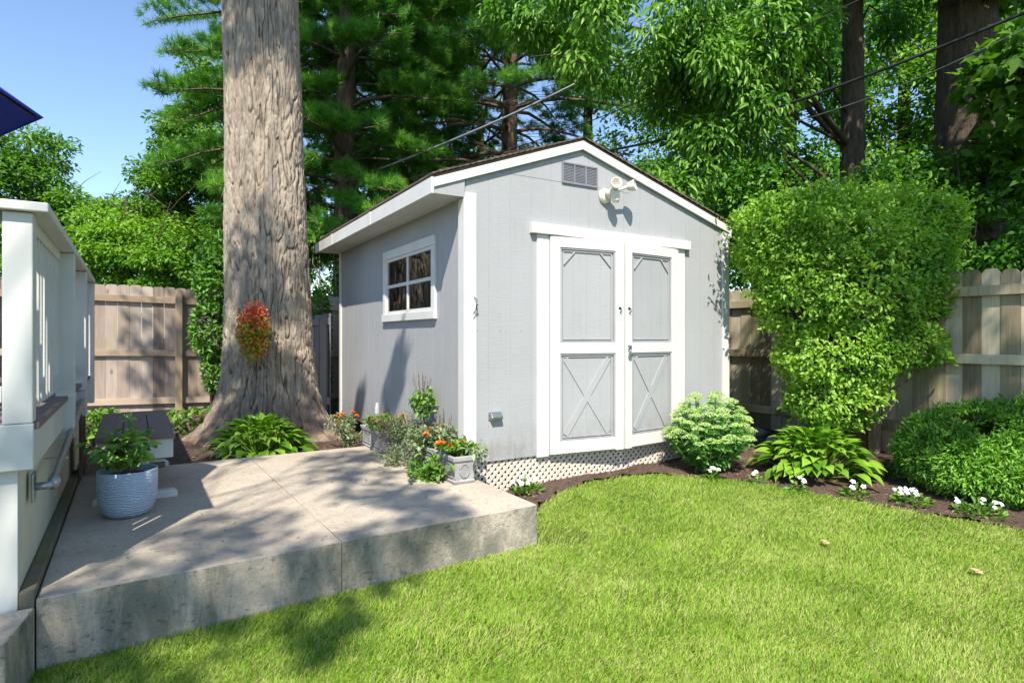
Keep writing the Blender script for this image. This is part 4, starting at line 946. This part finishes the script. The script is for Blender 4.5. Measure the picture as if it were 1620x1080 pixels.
# ---------------------------------------------------------------- shrubs and plants
def bush(name, label, base, blobs, leaf, n, mat, cat='shrub', stems=14, shape='oval', wr=.55, shell=.72, rough=.10, droop=.1, redf=.004, sprigs=0, slen=1.0):
    t = thing(name, label, cat, base); base = np.array(base)
    P = []; Nn = []
    vol = np.array([b_[1][0]*b_[1][1]+b_[1][1]*b_[1][2]+b_[1][0]*b_[1][2] for b_ in blobs]); cnt = (n*vol/vol.sum()).astype(int)
    for (c, r), k in zip(blobs, cnt):
        u = rand_unit(k); f = shell+(1.04-shell)*rng.random((k, 1))**.7
        bmp = 1+rough*2*(fbm(u[:, 0]*2.6+c[0]*3, u[:, 1]*2.6+c[2], u[:, 2]*2.6+3, 3)-.5)[:, None]
        P.append(u*np.array(r)*f*bmp+np.array(c)); Nn.append(nrm(u/np.array(r)))
    P = np.concatenate(P); Nn = np.concatenate(Nn)
    inside = np.zeros(len(P), bool)
    for (c, r) in blobs: inside |= (((P-np.array(c))/(np.array(r)*.62))**2).sum(1) < 1
    gapn = vnoise(P[:, 0]*4.3, P[:, 1]*4.3, P[:, 2]*5.5)
    inside |= (gapn < .27) & (rng.random(len(P)) < .9)
    P, Nn = P[~inside], Nn[~inside]
    if sprigs:
        o_ = P[rng.permutation(len(P))[:sprigs]]; on = nrm(o_-P.mean(0)+rng.normal(size=(sprigs, 3))*.2); on[:, 2] += .25
        fr = np.linspace(.1, 1, 12); L_s = (.06+.16*rng.random(sprigs))*slen
        P2 = (o_[:, None, :]+on[:, None, :]*(fr[None, :, None]*L_s[:, None, None])).reshape(-1, 3)+rng.normal(size=(sprigs*12, 3))*.008
        P = np.concatenate([P, P2]); Nn = np.concatenate([Nn, nrm(np.repeat(on, 12, 0))])
    k = len(P)
    d = Nn*.55+rng.normal(size=(k, 3))*.55; d[:, 2] += .15-droop
    up = Nn*.55+rng.normal(size=(k, 3))*.35; up[:, 2] += .6
    l = leaf*(.65+.7*rng.random(k))
    cl = fbm(P[:, 0]*3.5, P[:, 1]*3.5, P[:, 2]*3.5, 3)
    leaf_mesh('foliage', P-base, d, up, l, l*wr, mat, t, shape, np.where(rng.random(k) < redf, 1.0, np.clip(.62*rng.random(k)+1.2*(cl-.5)+.32, 0, .965)))
    mb = MB()
    ends = P[rng.permutation(k)[:stems]]-base
    for e in ends:
        e = Vector(e); b0 = Vector((random.uniform(-.08, .08), random.uniform(-.08, .08), -.05)); mid = b0.lerp(e, .45)+Vector((-e.x*.15, -e.y*.15, .1*e.z))
        mb.tube([b0, b0.lerp(mid, .5)+Vector((random.uniform(-.03, .03), 0, 0)), mid, mid.lerp(e, .5), e*.97], [.020, .017, .013, .008, .003], 6)
    mb.build('stems', M['twig'], t, smooth=True)
    return t
def blob(x, y, Y, rx, ry, rz): return (C(x, y, Y), (rx, ry, rz))
bush('clipped_shrub', 'tall top heavy light green shrub right of the shed', C(1320, 730, 5.95)[:2]+(.2,),
     [blob(1340, 378, 5.85, 1.02, .62, .50), blob(1400, 440, 5.85, .58, .5, .45), blob(1255, 352, 5.8, .56, .5, .27), blob(1232, 374, 5.85, .34, .4, .25), blob(1462, 352, 5.9, .36, .4, .26), blob(1268, 470, 5.8, .42, .45, .42), blob(1425, 365, 5.95, .50, .5, .42), blob(1330, 450, 5.8, .84, .60, .55), blob(1325, 560, 5.75, .62, .52, .38), blob(1320, 630, 5.75, .48, .42, .28), blob(1235, 400, 5.85, .42, .45, .30), blob(1440, 545, 5.6, .30, .3, .22), blob(1490, 490, 5.9, .22, .25, .2)],
       .045, 72000, M['leaf_bush'], stems=60, rough=.22, shell=.62, sprigs=420)
bush('yew_hedge', 'low spreading dark green yew mound in front of the right fence', C(1560, 800, 5.0)[:2]+(.12,),
     [blob(1570, 712, 5.0, .70, .55, .37), blob(1680, 705, 4.95, .55, .5, .42), blob(1500, 722, 4.95, .33, .42, .28), blob(1600, 745, 4.75, .6, .35, .26)],
     .05, 42000, M['leaf_yew'], 'hedge', wr=.30, shape='rhomb', stems=10, rough=.16, shell=.76, sprigs=260, slen=.45)
bush('climbing_shrub', 'tall narrow green shrub against the fence left of the oak trunk', C(340, 680, 8.35)[:2]+(.3,),
     [blob(338, 440, 8.35, .26, .25, .42), blob(336, 520, 8.3, .26, .25, .40), blob(345, 585, 8.3, .18, .2, .3), blob(345, 400, 8.6, .22, .25, .3)], .07, 5200, M['leaf_ivy'], stems=8)
bush('climbing_shrub', 'slim dark green climber between the oak trunk and the short grey fence', C(505, 680, 8.9)[:2]+(.3,),
     [blob(506, 520, 8.9, .14, .2, .6), blob(508, 600, 8.8, .12, .2, .5)], .07, 1800, M['leaf_ivy'], stems=6)
for (x, y, Y, rx, rz, lb) in ((300, 668, 7.3, .32, .14, 'low leafy ground plants between the bench and the oak roots'), (155, 672, 6.6, .22, .14, 'small leafy plant behind the left corner of the bench')):
    bush('border_plant', lb, C(x, y+20, Y)[:2]+(.25,), [blob(x, y, Y, rx, .35, rz)], .09, 420, M['leaf_plant'], 'plant', stems=8, shell=.3)

def hosta(label, x, y, R, n, mat=M['leaf_hosta'], ln=.20, tall=.30):
    z = float(gh(x, y)); t = thing('hosta_plant', label, 'plant', (x, y, z))
    k = n; a = rng.random(k)*2*np.pi; f = (np.arange(k)+.5)/k; el = -.10+1.15*(1-f)**1.3+rng.normal(size=k)*.16
    r0 = .03+.30*f*R/.5; d = np.stack([np.cos(a)*np.cos(el), np.sin(a)*np.cos(el), np.sin(el)], 1)
    pos = np.stack([np.cos(a)*r0*1.5, np.sin(a)*r0*1.5, .06+.22*(1-f*f)], 1)+d*.08*rng.random((k, 1))
    up = np.stack([-np.cos(a)*.3, -np.sin(a)*.3, np.ones(k)], 1)+rng.normal(size=(k, 3))*.22
    l = ln*(.75+.45*rng.random(k))*(.75+.45*f)*(R/.48)**.5
    leaf_mesh('foliage', pos, d, up, l, l*.52, mat, t, 'hosta')
    mb = MB()
    for i in range(0, k, 3): mb.tube([(0, 0, -.02), tuple(pos[i])], [.006, .004], 4)
    mb.build('stalks', M['leaf_hosta'], t); return t
hosta('broad leaved hosta at the foot of the huge oak trunk', -2.52, 5.98, .29, 300, ln=.195)
hosta('spreading lime green hosta in front of the clipped shrub', 2.72, 5.38, .33, 420, ln=.185)

# sedum with pale green flower heads
sx, sy = 1.80, 5.50; sz = float(gh(sx, sy)); sd_ = thing('sedum_plant', 'domed sedum with pale green flower heads at the shed right corner', 'plant', (sx, sy, sz))
heads = []
for i in range(64):
    a = i*2.39996; f = math.sqrt((i+.5)/64); el = (1-f)*1.35+.15
    rr = .38; hx, hy, hz_ = rr*math.cos(el)*math.cos(a), rr*math.cos(el)*math.sin(a)*.9, .20+.48*math.sin(el)
    if hz_ < .2: continue
    heads.append((hx+random.uniform(-.03, .03), hy, hz_+random.uniform(-.03, .03)))
H = np.array(heads); mb = MB()
for h in heads: mb.tube([(h[0]*.15, h[1]*.15, 0), (h[0]*.7, h[1]*.7, h[2]*.55), tuple(h)], [.008, .007, .005], 5)
mb.build('stems', M['leaf_sedum'], sd_)
n = len(H)*230; ci = np.repeat(np.arange(len(H)), 230); a = rng.random(n)*2*np.pi; r = np.sqrt(rng.random(n))*.068*(.7+.5*rng.random(len(H)))[ci]
p = H[ci]+np.stack([np.cos(a)*r, np.sin(a)*r, .03*(1-(r/.07)**2)+rng.random(n)*.006], 1)
leaf_mesh('flower_heads', p, rand_unit(n)*.6+np.array((0, 0, 1)), rand_unit(n), .012, .010, M['sedumhead'], sd_, 'rhomb', .5*rng.random(n)+.5*rng.random(len(H))[ci])
ci = np.repeat(np.arange(len(H)), 34); n = len(ci); f = .12+.82*rng.random(n); p = H[ci]*np.stack([.15+.85*f**.8, .15+.85*f**.8, f], 1)
d = rand_unit(n); d[:, 2] = d[:, 2]*.3+.25; up = rng.normal(size=(n, 3))*.3+np.array((0, 0, 1)); leaf_mesh('foliage', p, d, up, .085*(.7+.5*rng.random(n)), .042, M['leaf_sedum'], sd_, 'oval')

# small bedding plants with white flowers along the lawn edge
def annual(label, x, y, R, nl, nf, fl=M['petal'], lf=M['leaf_plant'], z=None, hh=.10, ll=.05, group=None, fs=.021, name='bedding_plant'):
    z = float(gh(x, y)) if z is None else z; t = thing(name, label, 'plant', (x, y, z), group=group)
    a = rng.random(nl)*6.28; r = np.sqrt(rng.random(nl))*R; pos = np.stack([np.cos(a)*r, np.sin(a)*r, .01+hh*rng.random(nl)*(1.1-r/R)], 1)
    d = np.stack([np.cos(a), np.sin(a), .3+rng.random(nl)], 1)+rng.normal(size=(nl, 3))*.3; up = rng.normal(size=(nl, 3))*.35+np.array((0, 0, 1))
    leaf_mesh('foliage', pos, d, up, ll*(.7+.6*rng.random(nl)), ll*.6, lf, t, 'oval')
    mb = MB()
    for i in range(0, nl, 4): mb.tube([(0, 0, -.01), tuple(pos[i])], .002, 3)
    mb.build('stems', lf, t)
    if nf:
        for i in range(nf):
            P = []; Dd = []; U = []
            a, r = random.random()*6.28, math.sqrt(random.random())*R*.95; c = np.array((math.cos(a)*r, math.sin(a)*r, hh*(1.15-.4*r/R)+.015)); nn = np.array((random.uniform(-.4, .4), -.7, .8)); nn /= np.linalg.norm(nn)
            e1 = np.cross(nn, (1, 0, .1)); e1 /= np.linalg.norm(e1); e2 = np.cross(nn, e1)
            for k in range(5): q = e1*math.cos(k*1.2566)+e2*math.sin(k*1.2566); P.append(c); Dd.append(q+nn*.15); U.append(nn)
            leaf_mesh('flower', np.array(P), np.array(Dd), np.array(U), fs*(.75+.5*random.random()), fs*1.1, fl, t, 'oval')
    return t
def gp(x, y):     # ground point seen at photo pixel
    Y = 5.
    for _ in range(20): Y = (EYE-float(gh(0, Y)))*F/(y-534)
    return ((x-810)/F*Y, Y)
for (x, y, R, nl, nf, lb) in ((832, 778, .13, 90, 12, 'white flowered bedding plant against the lattice by the patio corner'), (1128, 760, .06, 24, 4, 'tiny white flowers at the foot of the sedum'), (1198, 768, .045, 16, 3, 'tiny white bedding plant left of the lime green hosta'),
    (1262, 778, .07, 26, 3, 'small white bedding plant below the left half of the lime green hosta'), (1352, 786, .11, 60, 4, 'sparse white bedding plant below the right half of the lime green hosta'), (1440, 798, .13, 80, 10, 'clump of white impatiens in front of the yew mound'),
    (1548, 815, .16, 100, 9, 'rightmost clump of white impatiens at the lawn edge')):
    X, Y = gp(x, y); annual(lb, X, Y, R, nl, nf, group='white bedding plants along the lawn edge')
X, Y = gp(1405, 752); annual('small yellow green seedling clump right of the lime green hosta', X, Y, .2, 70, 0, lf=M['leaf_plant'])

# ---------------------------------------------------------------- stone planters along the shed wall
def planter(r0, l0, l1, label, wid=.19, h=.205):
    t = thing('stone_planter', label, 'planter', S(r0, l0)+(.311,), math.atan2(.5125, .8587), group='cast stone planters along the shed wall')
    Ln = l1-l0; mb = MB()
    def ring(z, i): return [(i, i, z), (wid-i, i, z), (wid-i, Ln-i, z), (i, Ln-i, z)]
    prof = [(0, .012), (.02, .006), (.028, .016), (.165, .010), (.170, -.002), (.197, -.004), (.205, 0), (.205, .018), (.175, .022)]
    vs = []; 
    for z, i in prof: vs += ring(z, i)
    fs = [(0, 3, 2, 1)]+[(k*4+j, k*4+(j+1) % 4, (k+1)*4+(j+1) % 4, (k+1)*4+j) for k in range(len(prof)-1) for j in range(4)]
    mb.add(vs, fs)
    for (c0, c1) in ((.04, Ln/2-.02), (Ln/2+.02, Ln-.04)):     # raised frames on the long side
        for (p, q, r, s_) in ((c0, c1, .045, .053), (c0, c1, .14, .148), (c0, c0+.008, .053, .14), (c1-.008, c1, .053, .14)): mb.box(.006, p, r, .014, q, s_)
    mb.build('box', M['stoneplanter'], t, bevel=.003)
    mb = MB(); cx, cz, ro = wid/2, .098, .046
    pts = [(cx+ro*math.cos(R_(22.5+45*k))*.85, .008, cz+ro*math.sin(R_(22.5+45*k))*1.12) for k in range(9)]
    for a, b in zip(pts, pts[1:]): mb.bar(a, b, .009, .008, (0, 1, 0))
    for (p, q) in (((.018, .04), (.018, .158)), ((wid-.018, .04), (wid-.018, .158))): mb.bar((p[0], .010, p[1]), (q[0], .010, q[1]), .006, .006, (0, 1, 0))
    mb.build('end_ornament', M['stoneplanter'], t)
    mb = MB(); mb.box(.023, .023, .15, wid-.023, Ln-.023, .185); mb.build('soil', M['terracotta'], t)
    return t
planter(-.205, -.22, .38, 'cast stone planter nearest the patio front with an octagonal end ornament')
planter(-.23, .52, 1.10, 'middle cast stone planter mostly hidden by trailing sprigs')
planter(-.29, 1.20, 1.80, 'farthest cast stone planter next to the oak mulch')
def potplant(name, label, r, l, z, n, R, H_, ll, lf, nf=0, fl=None, fs=.02, stems=12, spiky=False, group=None):
    X, Y = S(r, l); t = thing(name, label, 'plant', (X, Y, z), group=group)
    base = rng.normal(size=(stems, 3))*np.array((R*.3, R*.3, 0)); tips = np.stack([rng.normal(size=stems)*R*.8, rng.normal(size=stems)*R*.8, H_*(.5+.5*rng.random(stems))], 1)
    mb = MB()
    for a, b in zip(base, tips): mb.tube([tuple(a-np.array((0, 0, .03))), tuple((a+b)/2+np.array((0, 0, .02))), tuple(b)], [.003, .0025, .0015], 4)
    mb.build('stems', lf, t)
    ci = rng.integers(0, stems, n); f = rng.random(n)**.7; pos = base[ci]*(1-f[:, None])+tips[ci]*f[:, None]+rng.normal(size=(n, 3))*.012
    d = rand_unit(n)+nrm(tips[ci]-base[ci])*.4; leaf_mesh('foliage', pos, d, rng.normal(size=(n, 3))*.4+np.array((0, 0, 1)), ll*(.6+.7*rng.random(n)), ll*(.3 if spiky else .6), lf, t, 'oval' if not spiky else 'rhomb')
    if nf:
        for i in rng.permutation(stems)[:nf]:
            P = []; Dd = []; U = []
            c = tips[i]+np.array((0, 0, .01)); nn = np.array((-.3, -.6, .8)); nn = nn/np.linalg.norm(nn)
            for k in range(22):
                th_ = k*2.4; q = np.array((math.cos(th_), math.sin(th_), 0)); P.append(c+nn*.004*(k/22)); Dd.append(q*(1-.5*k/22)+nn*(.2+.9*k/22)); U.append(nn)
            leaf_mesh('flower', np.array(P), np.array(Dd), np.array(U), fs, fs*.7, fl, t, 'oval')
    return t
zt = .31+.18
potplant('marigold_plant', 'orange marigolds in the nearest stone planter', -.10, -.05, zt, 420, .10, .13, .04, M['leaf_plant'], 7, M['orange'], .026, 16)
potplant('marigold_plant', 'orange marigolds above the mid length of the nearest planter', -.15, .30, zt, 420, .12, .18, .04, M['leaf_grey'], 4, M['orange'], .026, 12)
potplant('marigold_plant', 'low orange marigolds among bright leaves in the farthest planter', -.20, 1.35, zt, 620, .14, .16, .055, M['leaf_plant'], 4, M['orange'], .024, 20)
potplant('marigold_plant', 'orange marigolds sprawling beside the farthest planter near the oak', -.38, 1.95, .28, 600, .15, .36, .035, M['leaf_grey'], 6, M['orange'], .026, 22)
potplant('trailing_plant', 'trailing grey green sprigs spilling over the middle planter', -.24, .75, zt, 800, .18, .24, .034, M['leaf_grey'], 0, None, 0, 26, True)
potplant('trailing_plant', 'dry brown and green sprigs between the middle and farthest planters', -.20, 1.0, zt, 700, .17, .22, .034, M['leaf_coleus'], 0, None, 0, 26, True)
potplant('trailing_plant', 'green leafy trailer hanging left of the nearest planter onto the patio', -.30, .02, .312, 260, .14, .16, .06, M['leaf_plant'], 0, None, 0, 14)
potplant('trailing_plant', 'leafy sprig reaching right of the nearest planter over the siding', -.0, -.16, zt, 90, .09, .09, .05, M['leaf_grey'], 0, None, 0, 9)
potplant('trailing_plant', 'grey sprigs on the patio in front of the middle planter', -.34, .62, .312, 420, .14, .22, .035, M['leaf_grey'], 0, None, 0, 14, True)
potplant('trailing_plant', 'tangled green growth between nearest and middle planters', -.16, .45, .42, 620, .16, .26, .045, M['leaf_grey'], 0, None, 0, 18)
# tall basil-like topiary stem
X, Y = S(-.13, .55); t = thing('tall_herb_plant', 'tall stemmed herb with bright leaf ball and dark flower spikes by the shed corner', 'plant', (X, Y, zt))
mb = MB(); 
for dx in (-.02, 0, .025): mb.tube([(dx, 0, -.03), (dx*.4, .01, .15), (dx*1.5, 0, .36)], [.006, .005, .003], 5)
for i in range(12): a = random.random()*6.28; r = random.random()*.08; mb.tube([(math.cos(a)*r*.4, math.sin(a)*r*.4, .36), (math.cos(a)*r*1.3, math.sin(a)*r, .50+random.random()*.12)], [.002, .003], 4)
mb.build('stems', M['twig'], t); k = 260; u = rand_unit(k)*(rng.random((k, 1))**.4)*np.array((.10, .10, .13))+np.array((0, 0, .36))
leaf_mesh('foliage', u, rand_unit(k)+np.array((0, 0, -.2)), rng.normal(size=(k, 3))*.4+np.array((0, -.3, 1)), .05, .028, M['leaf_plant'], t, 'oval')
X, Y = S(-.09, .20); t = thing('tall_herb_plant', 'loose grey herb with upright dark flower spikes in the nearest planter', 'plant', (X, Y, zt)); mb = MB()
for i in range(14): a = random.random()*6.28; r = random.random()*.10; mb.tube([(math.cos(a)*r*.4, math.sin(a)*r*.4, -.02), (math.cos(a)*r*1.1, math.sin(a)*r, .2+random.random()*.16)], [.003, .003], 4)
mb.build('stems', M['twig'], t); k = 200; u = rand_unit(k)*(rng.random((k, 1))**.4)*np.array((.12, .12, .10))+np.array((0, 0, .12)); leaf_mesh('foliage', u, rand_unit(k), rng.normal(size=(k, 3))*.4+np.array((0, -.3, 1)), .045, .022, M['leaf_grey'], t, 'oval')

# ---------------------------------------------------------------- blue pot and its plant
pc = (-2.37, 3.70, .311); pot = thing('flower_pot', 'blue glazed flower pot with a rippled surface in front of the bench', 'pot', pc); pot.scale = (.84, .84, .86)
mb = MB(); mb.lathe([(0, 0), (.10, 0), (.13, .008), (.158, .035), (.176, .08), (.187, .14), (.192, .22), (.193, .318), (.190, .326), (.182, .326), (.178, .315), (.176, .27), (0, .27)], seg=64); mb.build('pot_body', M['bluepot'], pot, smooth=True)
mb = MB(); mb.lathe([(0, .286), (.12, .284), (.175, .278)], seg=32); mb.build('soil', M['terracotta'], pot)
zp_ = thing('potted_plant', 'leafy plant with pale veined leaves growing in the blue pot', 'plant', (pc[0], pc[1], pc[2]+.24))
stn = 22; tips = np.stack([rng.normal(size=stn)*.105, rng.normal(size=stn)*.08, .12+.16*rng.random(stn)], 1); tips[0] = (.01, 0, .36); tips[:, 2] += .03; mb = MB()
for b_ in tips: mb.tube([(b_[0]*.2, b_[1]*.2, -.01), (b_[0]*.6, b_[1]*.6, b_[2]*.6), tuple(b_)], [.005, .004, .002], 5)
mb.build('stems', M['twig'], zp_); n = 230; ci = rng.integers(0, stn, n); f = .35+.65*rng.random(n); pos = tips[ci]*f[:, None]; a = rng.random(n)*6.28
leaf_mesh('foliage', pos, np.stack([np.cos(a), np.sin(a)-.2, rng.random(n)*.8-.45], 1), rng.normal(size=(n, 3))*.35+np.array((0, -.25, 1)), .085*(.6+.6*rng.random(n)), .048, M['zebra'], zp_, 'oval')

# ---------------------------------------------------------------- hanging flowers on the oak
hb = thing('hanging_flower_basket', 'oval hanging pouch of coral red flowers on the oak trunk', 'flower basket', (px(404, 522, 6.52).x, 6.50, px(404, 522, 6.52).z))
k = 1500; u = rand_unit(k); u[:, 1] = -np.abs(u[:, 1])*.8; P = u*np.array((.155, .13, .28))*(.7+.55*rng.random((k, 1))**2)*(1+.35*(fbm(u[:, 0]*3, u[:, 1]*3, u[:, 2]*4, 2)-.5))[:, None]
top = P[:, 2]+rng.normal(size=k)*.08; isr = (top > .06) | (rng.random(k) < .22)
for nm, sel, mt, ln_ in (('flowers', isr, M['red'], .032), ('foliage', ~isr, M['yellowred'], .042)):
    q = P[sel]; kk = len(q); leaf_mesh(nm, q, nrm(q)*.8+rng.normal(size=(kk, 3))*.6, nrm(q)+rng.normal(size=(kk, 3))*.4, ln_*(.6+.6*rng.random(kk)), ln_*.75, mt, hb, 'oval')
mb = MB(); mb.lathe([(0, -.24), (.06, -.2), (.11, -.05), (.12, .1), (.07, .22), (0, .26)], (0, .02, 0), 20, sy=.6); mb.build('pouch', M['leaf_far'], hb, smooth=True)
mb = MB(); mb.tube([(-.03, .05, .22), (-.02, .05, .36), (0, .07, .40), (.02, .05, .36), (.03, .05, .24)], .006, 6); mb.tube([(0, .07, .36), (0, .12, .44)], .005, 6); mb.build('hanger', plain('green hanger', (.02, .12, .08), rough=.5), hb)

# ---------------------------------------------------------------- cables
def cable(label, pts, r, mat='black'):
    P = [Vector(p) for p in pts]; q = []
    for i in range(25):
        t = i/24; p = P[0].lerp(P[1], t); p.z -= .25*math.sin(math.pi*t); q.append(p)
    mb = MB(); mb.tube(q, r, 6); tag(mb.build('overhead_cable', M[mat], smooth=True), label, 'cable')
cable('pale thick cable slanting across the pines above the shed roof', (px(600, 268, 12), px(1250, -60, 10.2)), .024, 'metal')
cable('thin dark wire low above the shed ridge', (px(640, 285, 11.5), px(1400, -20, 7.5)), .008)
cable('thick dark twisted cable crossing in front of the slim trunk and the thick trunk', (px(900, 250, 11), px(1700, -12, 6.2)), .020)
cable('thin pale wire just below the thick twisted cable at right', (px(1100, 225, 10), px(1700, 8, 6.4)), .006, 'metal')

# ---------------------------------------------------------------- neighbour's house glimpsed beyond the right fence
nh = thing('neighbour_house', 'white sided house glimpsed over the right fence through leaves', 'house', (9.6, 14.0, .4), R_(-20))
mb = MB()
for k in range(18): mb.box(-2, -.01-.0, k*.15, 2.6, .02, k*.15+.146); 
mb.box(-2, .021, 0, 2.6, 4, 2.7); mb.build('wall', M['white'], nh)
mb = MB(); mb.prism([(-.5, 2.6), (-.5, 2.7), (2, 3.9), (4.5, 2.7), (4.5, 2.6), (2, 3.78)], -2.3, 2.9, 'x'); mb.build('roof', M['shingle'], nh)
mb = MB(); mb.box(-1.2, -.05, .9, -.2, -.015, 2.0); mb.build('window', M['glass'], nh)

# rocks edging the bed by the fence
for i, (x, y, Y, s_, lb) in enumerate(((1225, 682, 6.6, .10, 'pale rounded stone in shade under the clipped shrub'), (1268, 676, 6.7, .17, 'wide grey flat stone behind the lime green hosta'), (1186, 664, 7.1, .2, 'dark flat stone in the gap between shed and shrub'))):
    mb = MB(); v = []
    p = px(x, y, Y); mb.lathe([(0, -.06), (s_*.8, -.05), (s_, 0), (s_*.85, .04), (s_*.4, .065), (0, .07)], seg=14, sx=1.1, sy=.7)
    mb.v = [(a*(1+.2*math.sin(a*31+b*17)), b*(1+.2*math.sin(b*23+c*40)), c) for a, b, c in mb.v]
    o = mb.build('bed_stone', M['stoneplanter'], smooth=True); o.location = (p.x, p.y, float(gh(p.x, p.y))+.03); tag(o, lb, 'stone')
mb = MB(); q0, q1 = S(3.12, .9), S(4.34, .9); mb.bar((q0[0], q0[1], .40), (q1[0], q1[1], .38), .12, .10); tag(mb.build('landscape_timber', M['mosstimber'], bevel=.008), 'horizontal mossy timber across the gap right of the shed', 'timber')
# wood chips and dead leaves lying on the beds
n = 14000; x = rng.uniform(-6, 5.5, n); y = rng.uniform(3.8, 9.5, n); kk = in_poly(x, y, BEDR) | in_poly(x, y, BEDL); x, y = x[kk], y[kk]; n = len(x)
o = leaf_mesh('bark_mulch_chips', np.stack([x, y, gh(x, y)+.018+.012*rng.random(n)], 1), np.stack([rng.normal(size=n), rng.normal(size=n), .25*rng.normal(size=n)], 1), np.stack([.3*rng.normal(size=n), .3*rng.normal(size=n), np.ones(n)], 1), .018+.03*rng.random(n)**2, .012, leaf_mat('mulch chips', (.06, .035, .025), (.30, .20, .14), .05, .9, (.95, (.42, .25, .14))), None, 'rhomb')
tag(o, 'loose brown bark chips and dead leaves on the planting beds', 'mulch', kind='stuff')
n = 46; x = rng.uniform(-2.2, .3, n); y = rng.uniform(2.7, 5.4, n); kk = in_poly(x, y, [(-1.85, 2.7), FR, BR, (-3.2, 4.7)]); x, y = x[kk], y[kk]; n = len(x)
o = leaf_mesh('patio_litter', np.stack([x, y, np.full(n, .316)], 1), np.stack([rng.normal(size=n), rng.normal(size=n), .15+0*x], 1), np.stack([.2*rng.normal(size=n), .2*rng.normal(size=n), np.ones(n)], 1), .012+.012*rng.random(n), .010, leaf_mat('litter', (.10, .06, .03), (.30, .20, .10), .05, .9, (.85, (.6, .04, .05))), None, 'oval')
tag(o, 'tiny dry leaf bits and fallen petals scattered on the concrete patio', 'litter', kind='stuff')
# fallen leaves on the lawn
for (x, y, s_, lb) in ((1303, 869, .06, 'pale dry leaf lying on the middle of the lawn'), (1543, 917, .07, 'tan dry leaf lying on the lawn at right')):
    X, Y = gp(x, y); o = leaf_mesh('fallen_leaf', np.array([(0, 0, 0), (.01, .0, .004)]), np.array([(1, .2, .05), (.3, 1, .1)]), np.array([(0, -.2, 1.), (0, -.1, 1)]), s_, s_*.7, plain('dry leaf '+lb[:4], (.62, .42, .24), (.5, .33, .18), .8), None, 'maple')
    o.location = (X, Y, float(gh(X, Y))+.045); tag(o, lb, 'leaf')

# repeats of one kind share a group
GR = {'maple_tree': 'maples beyond the back fence', 'pine_tree': 'pines behind the shed', 'hosta_plant': 'hostas in the beds', 'understorey_shrub': 'shrubs behind the fences', 'marigold_plant': 'orange marigolds along the shed wall',
      'trailing_plant': 'trailing plants around the planters', 'tall_herb_plant': 'tall herbs in the planters', 'overhead_cable': 'cables overhead', 'bed_stone': 'stones in the shaded bed', 'fallen_leaf': 'dry leaves on the lawn', 'climbing_shrub': 'climbers around the oak trunk',
      'shade_tree': 'trees behind the viewer', 'border_plant': 'ground plants behind the bench'}
for o in D.objects:
    k = o.name.split('.')[0]
    if o.parent is None and k in GR and 'group' not in o: o['group'] = GR[k]
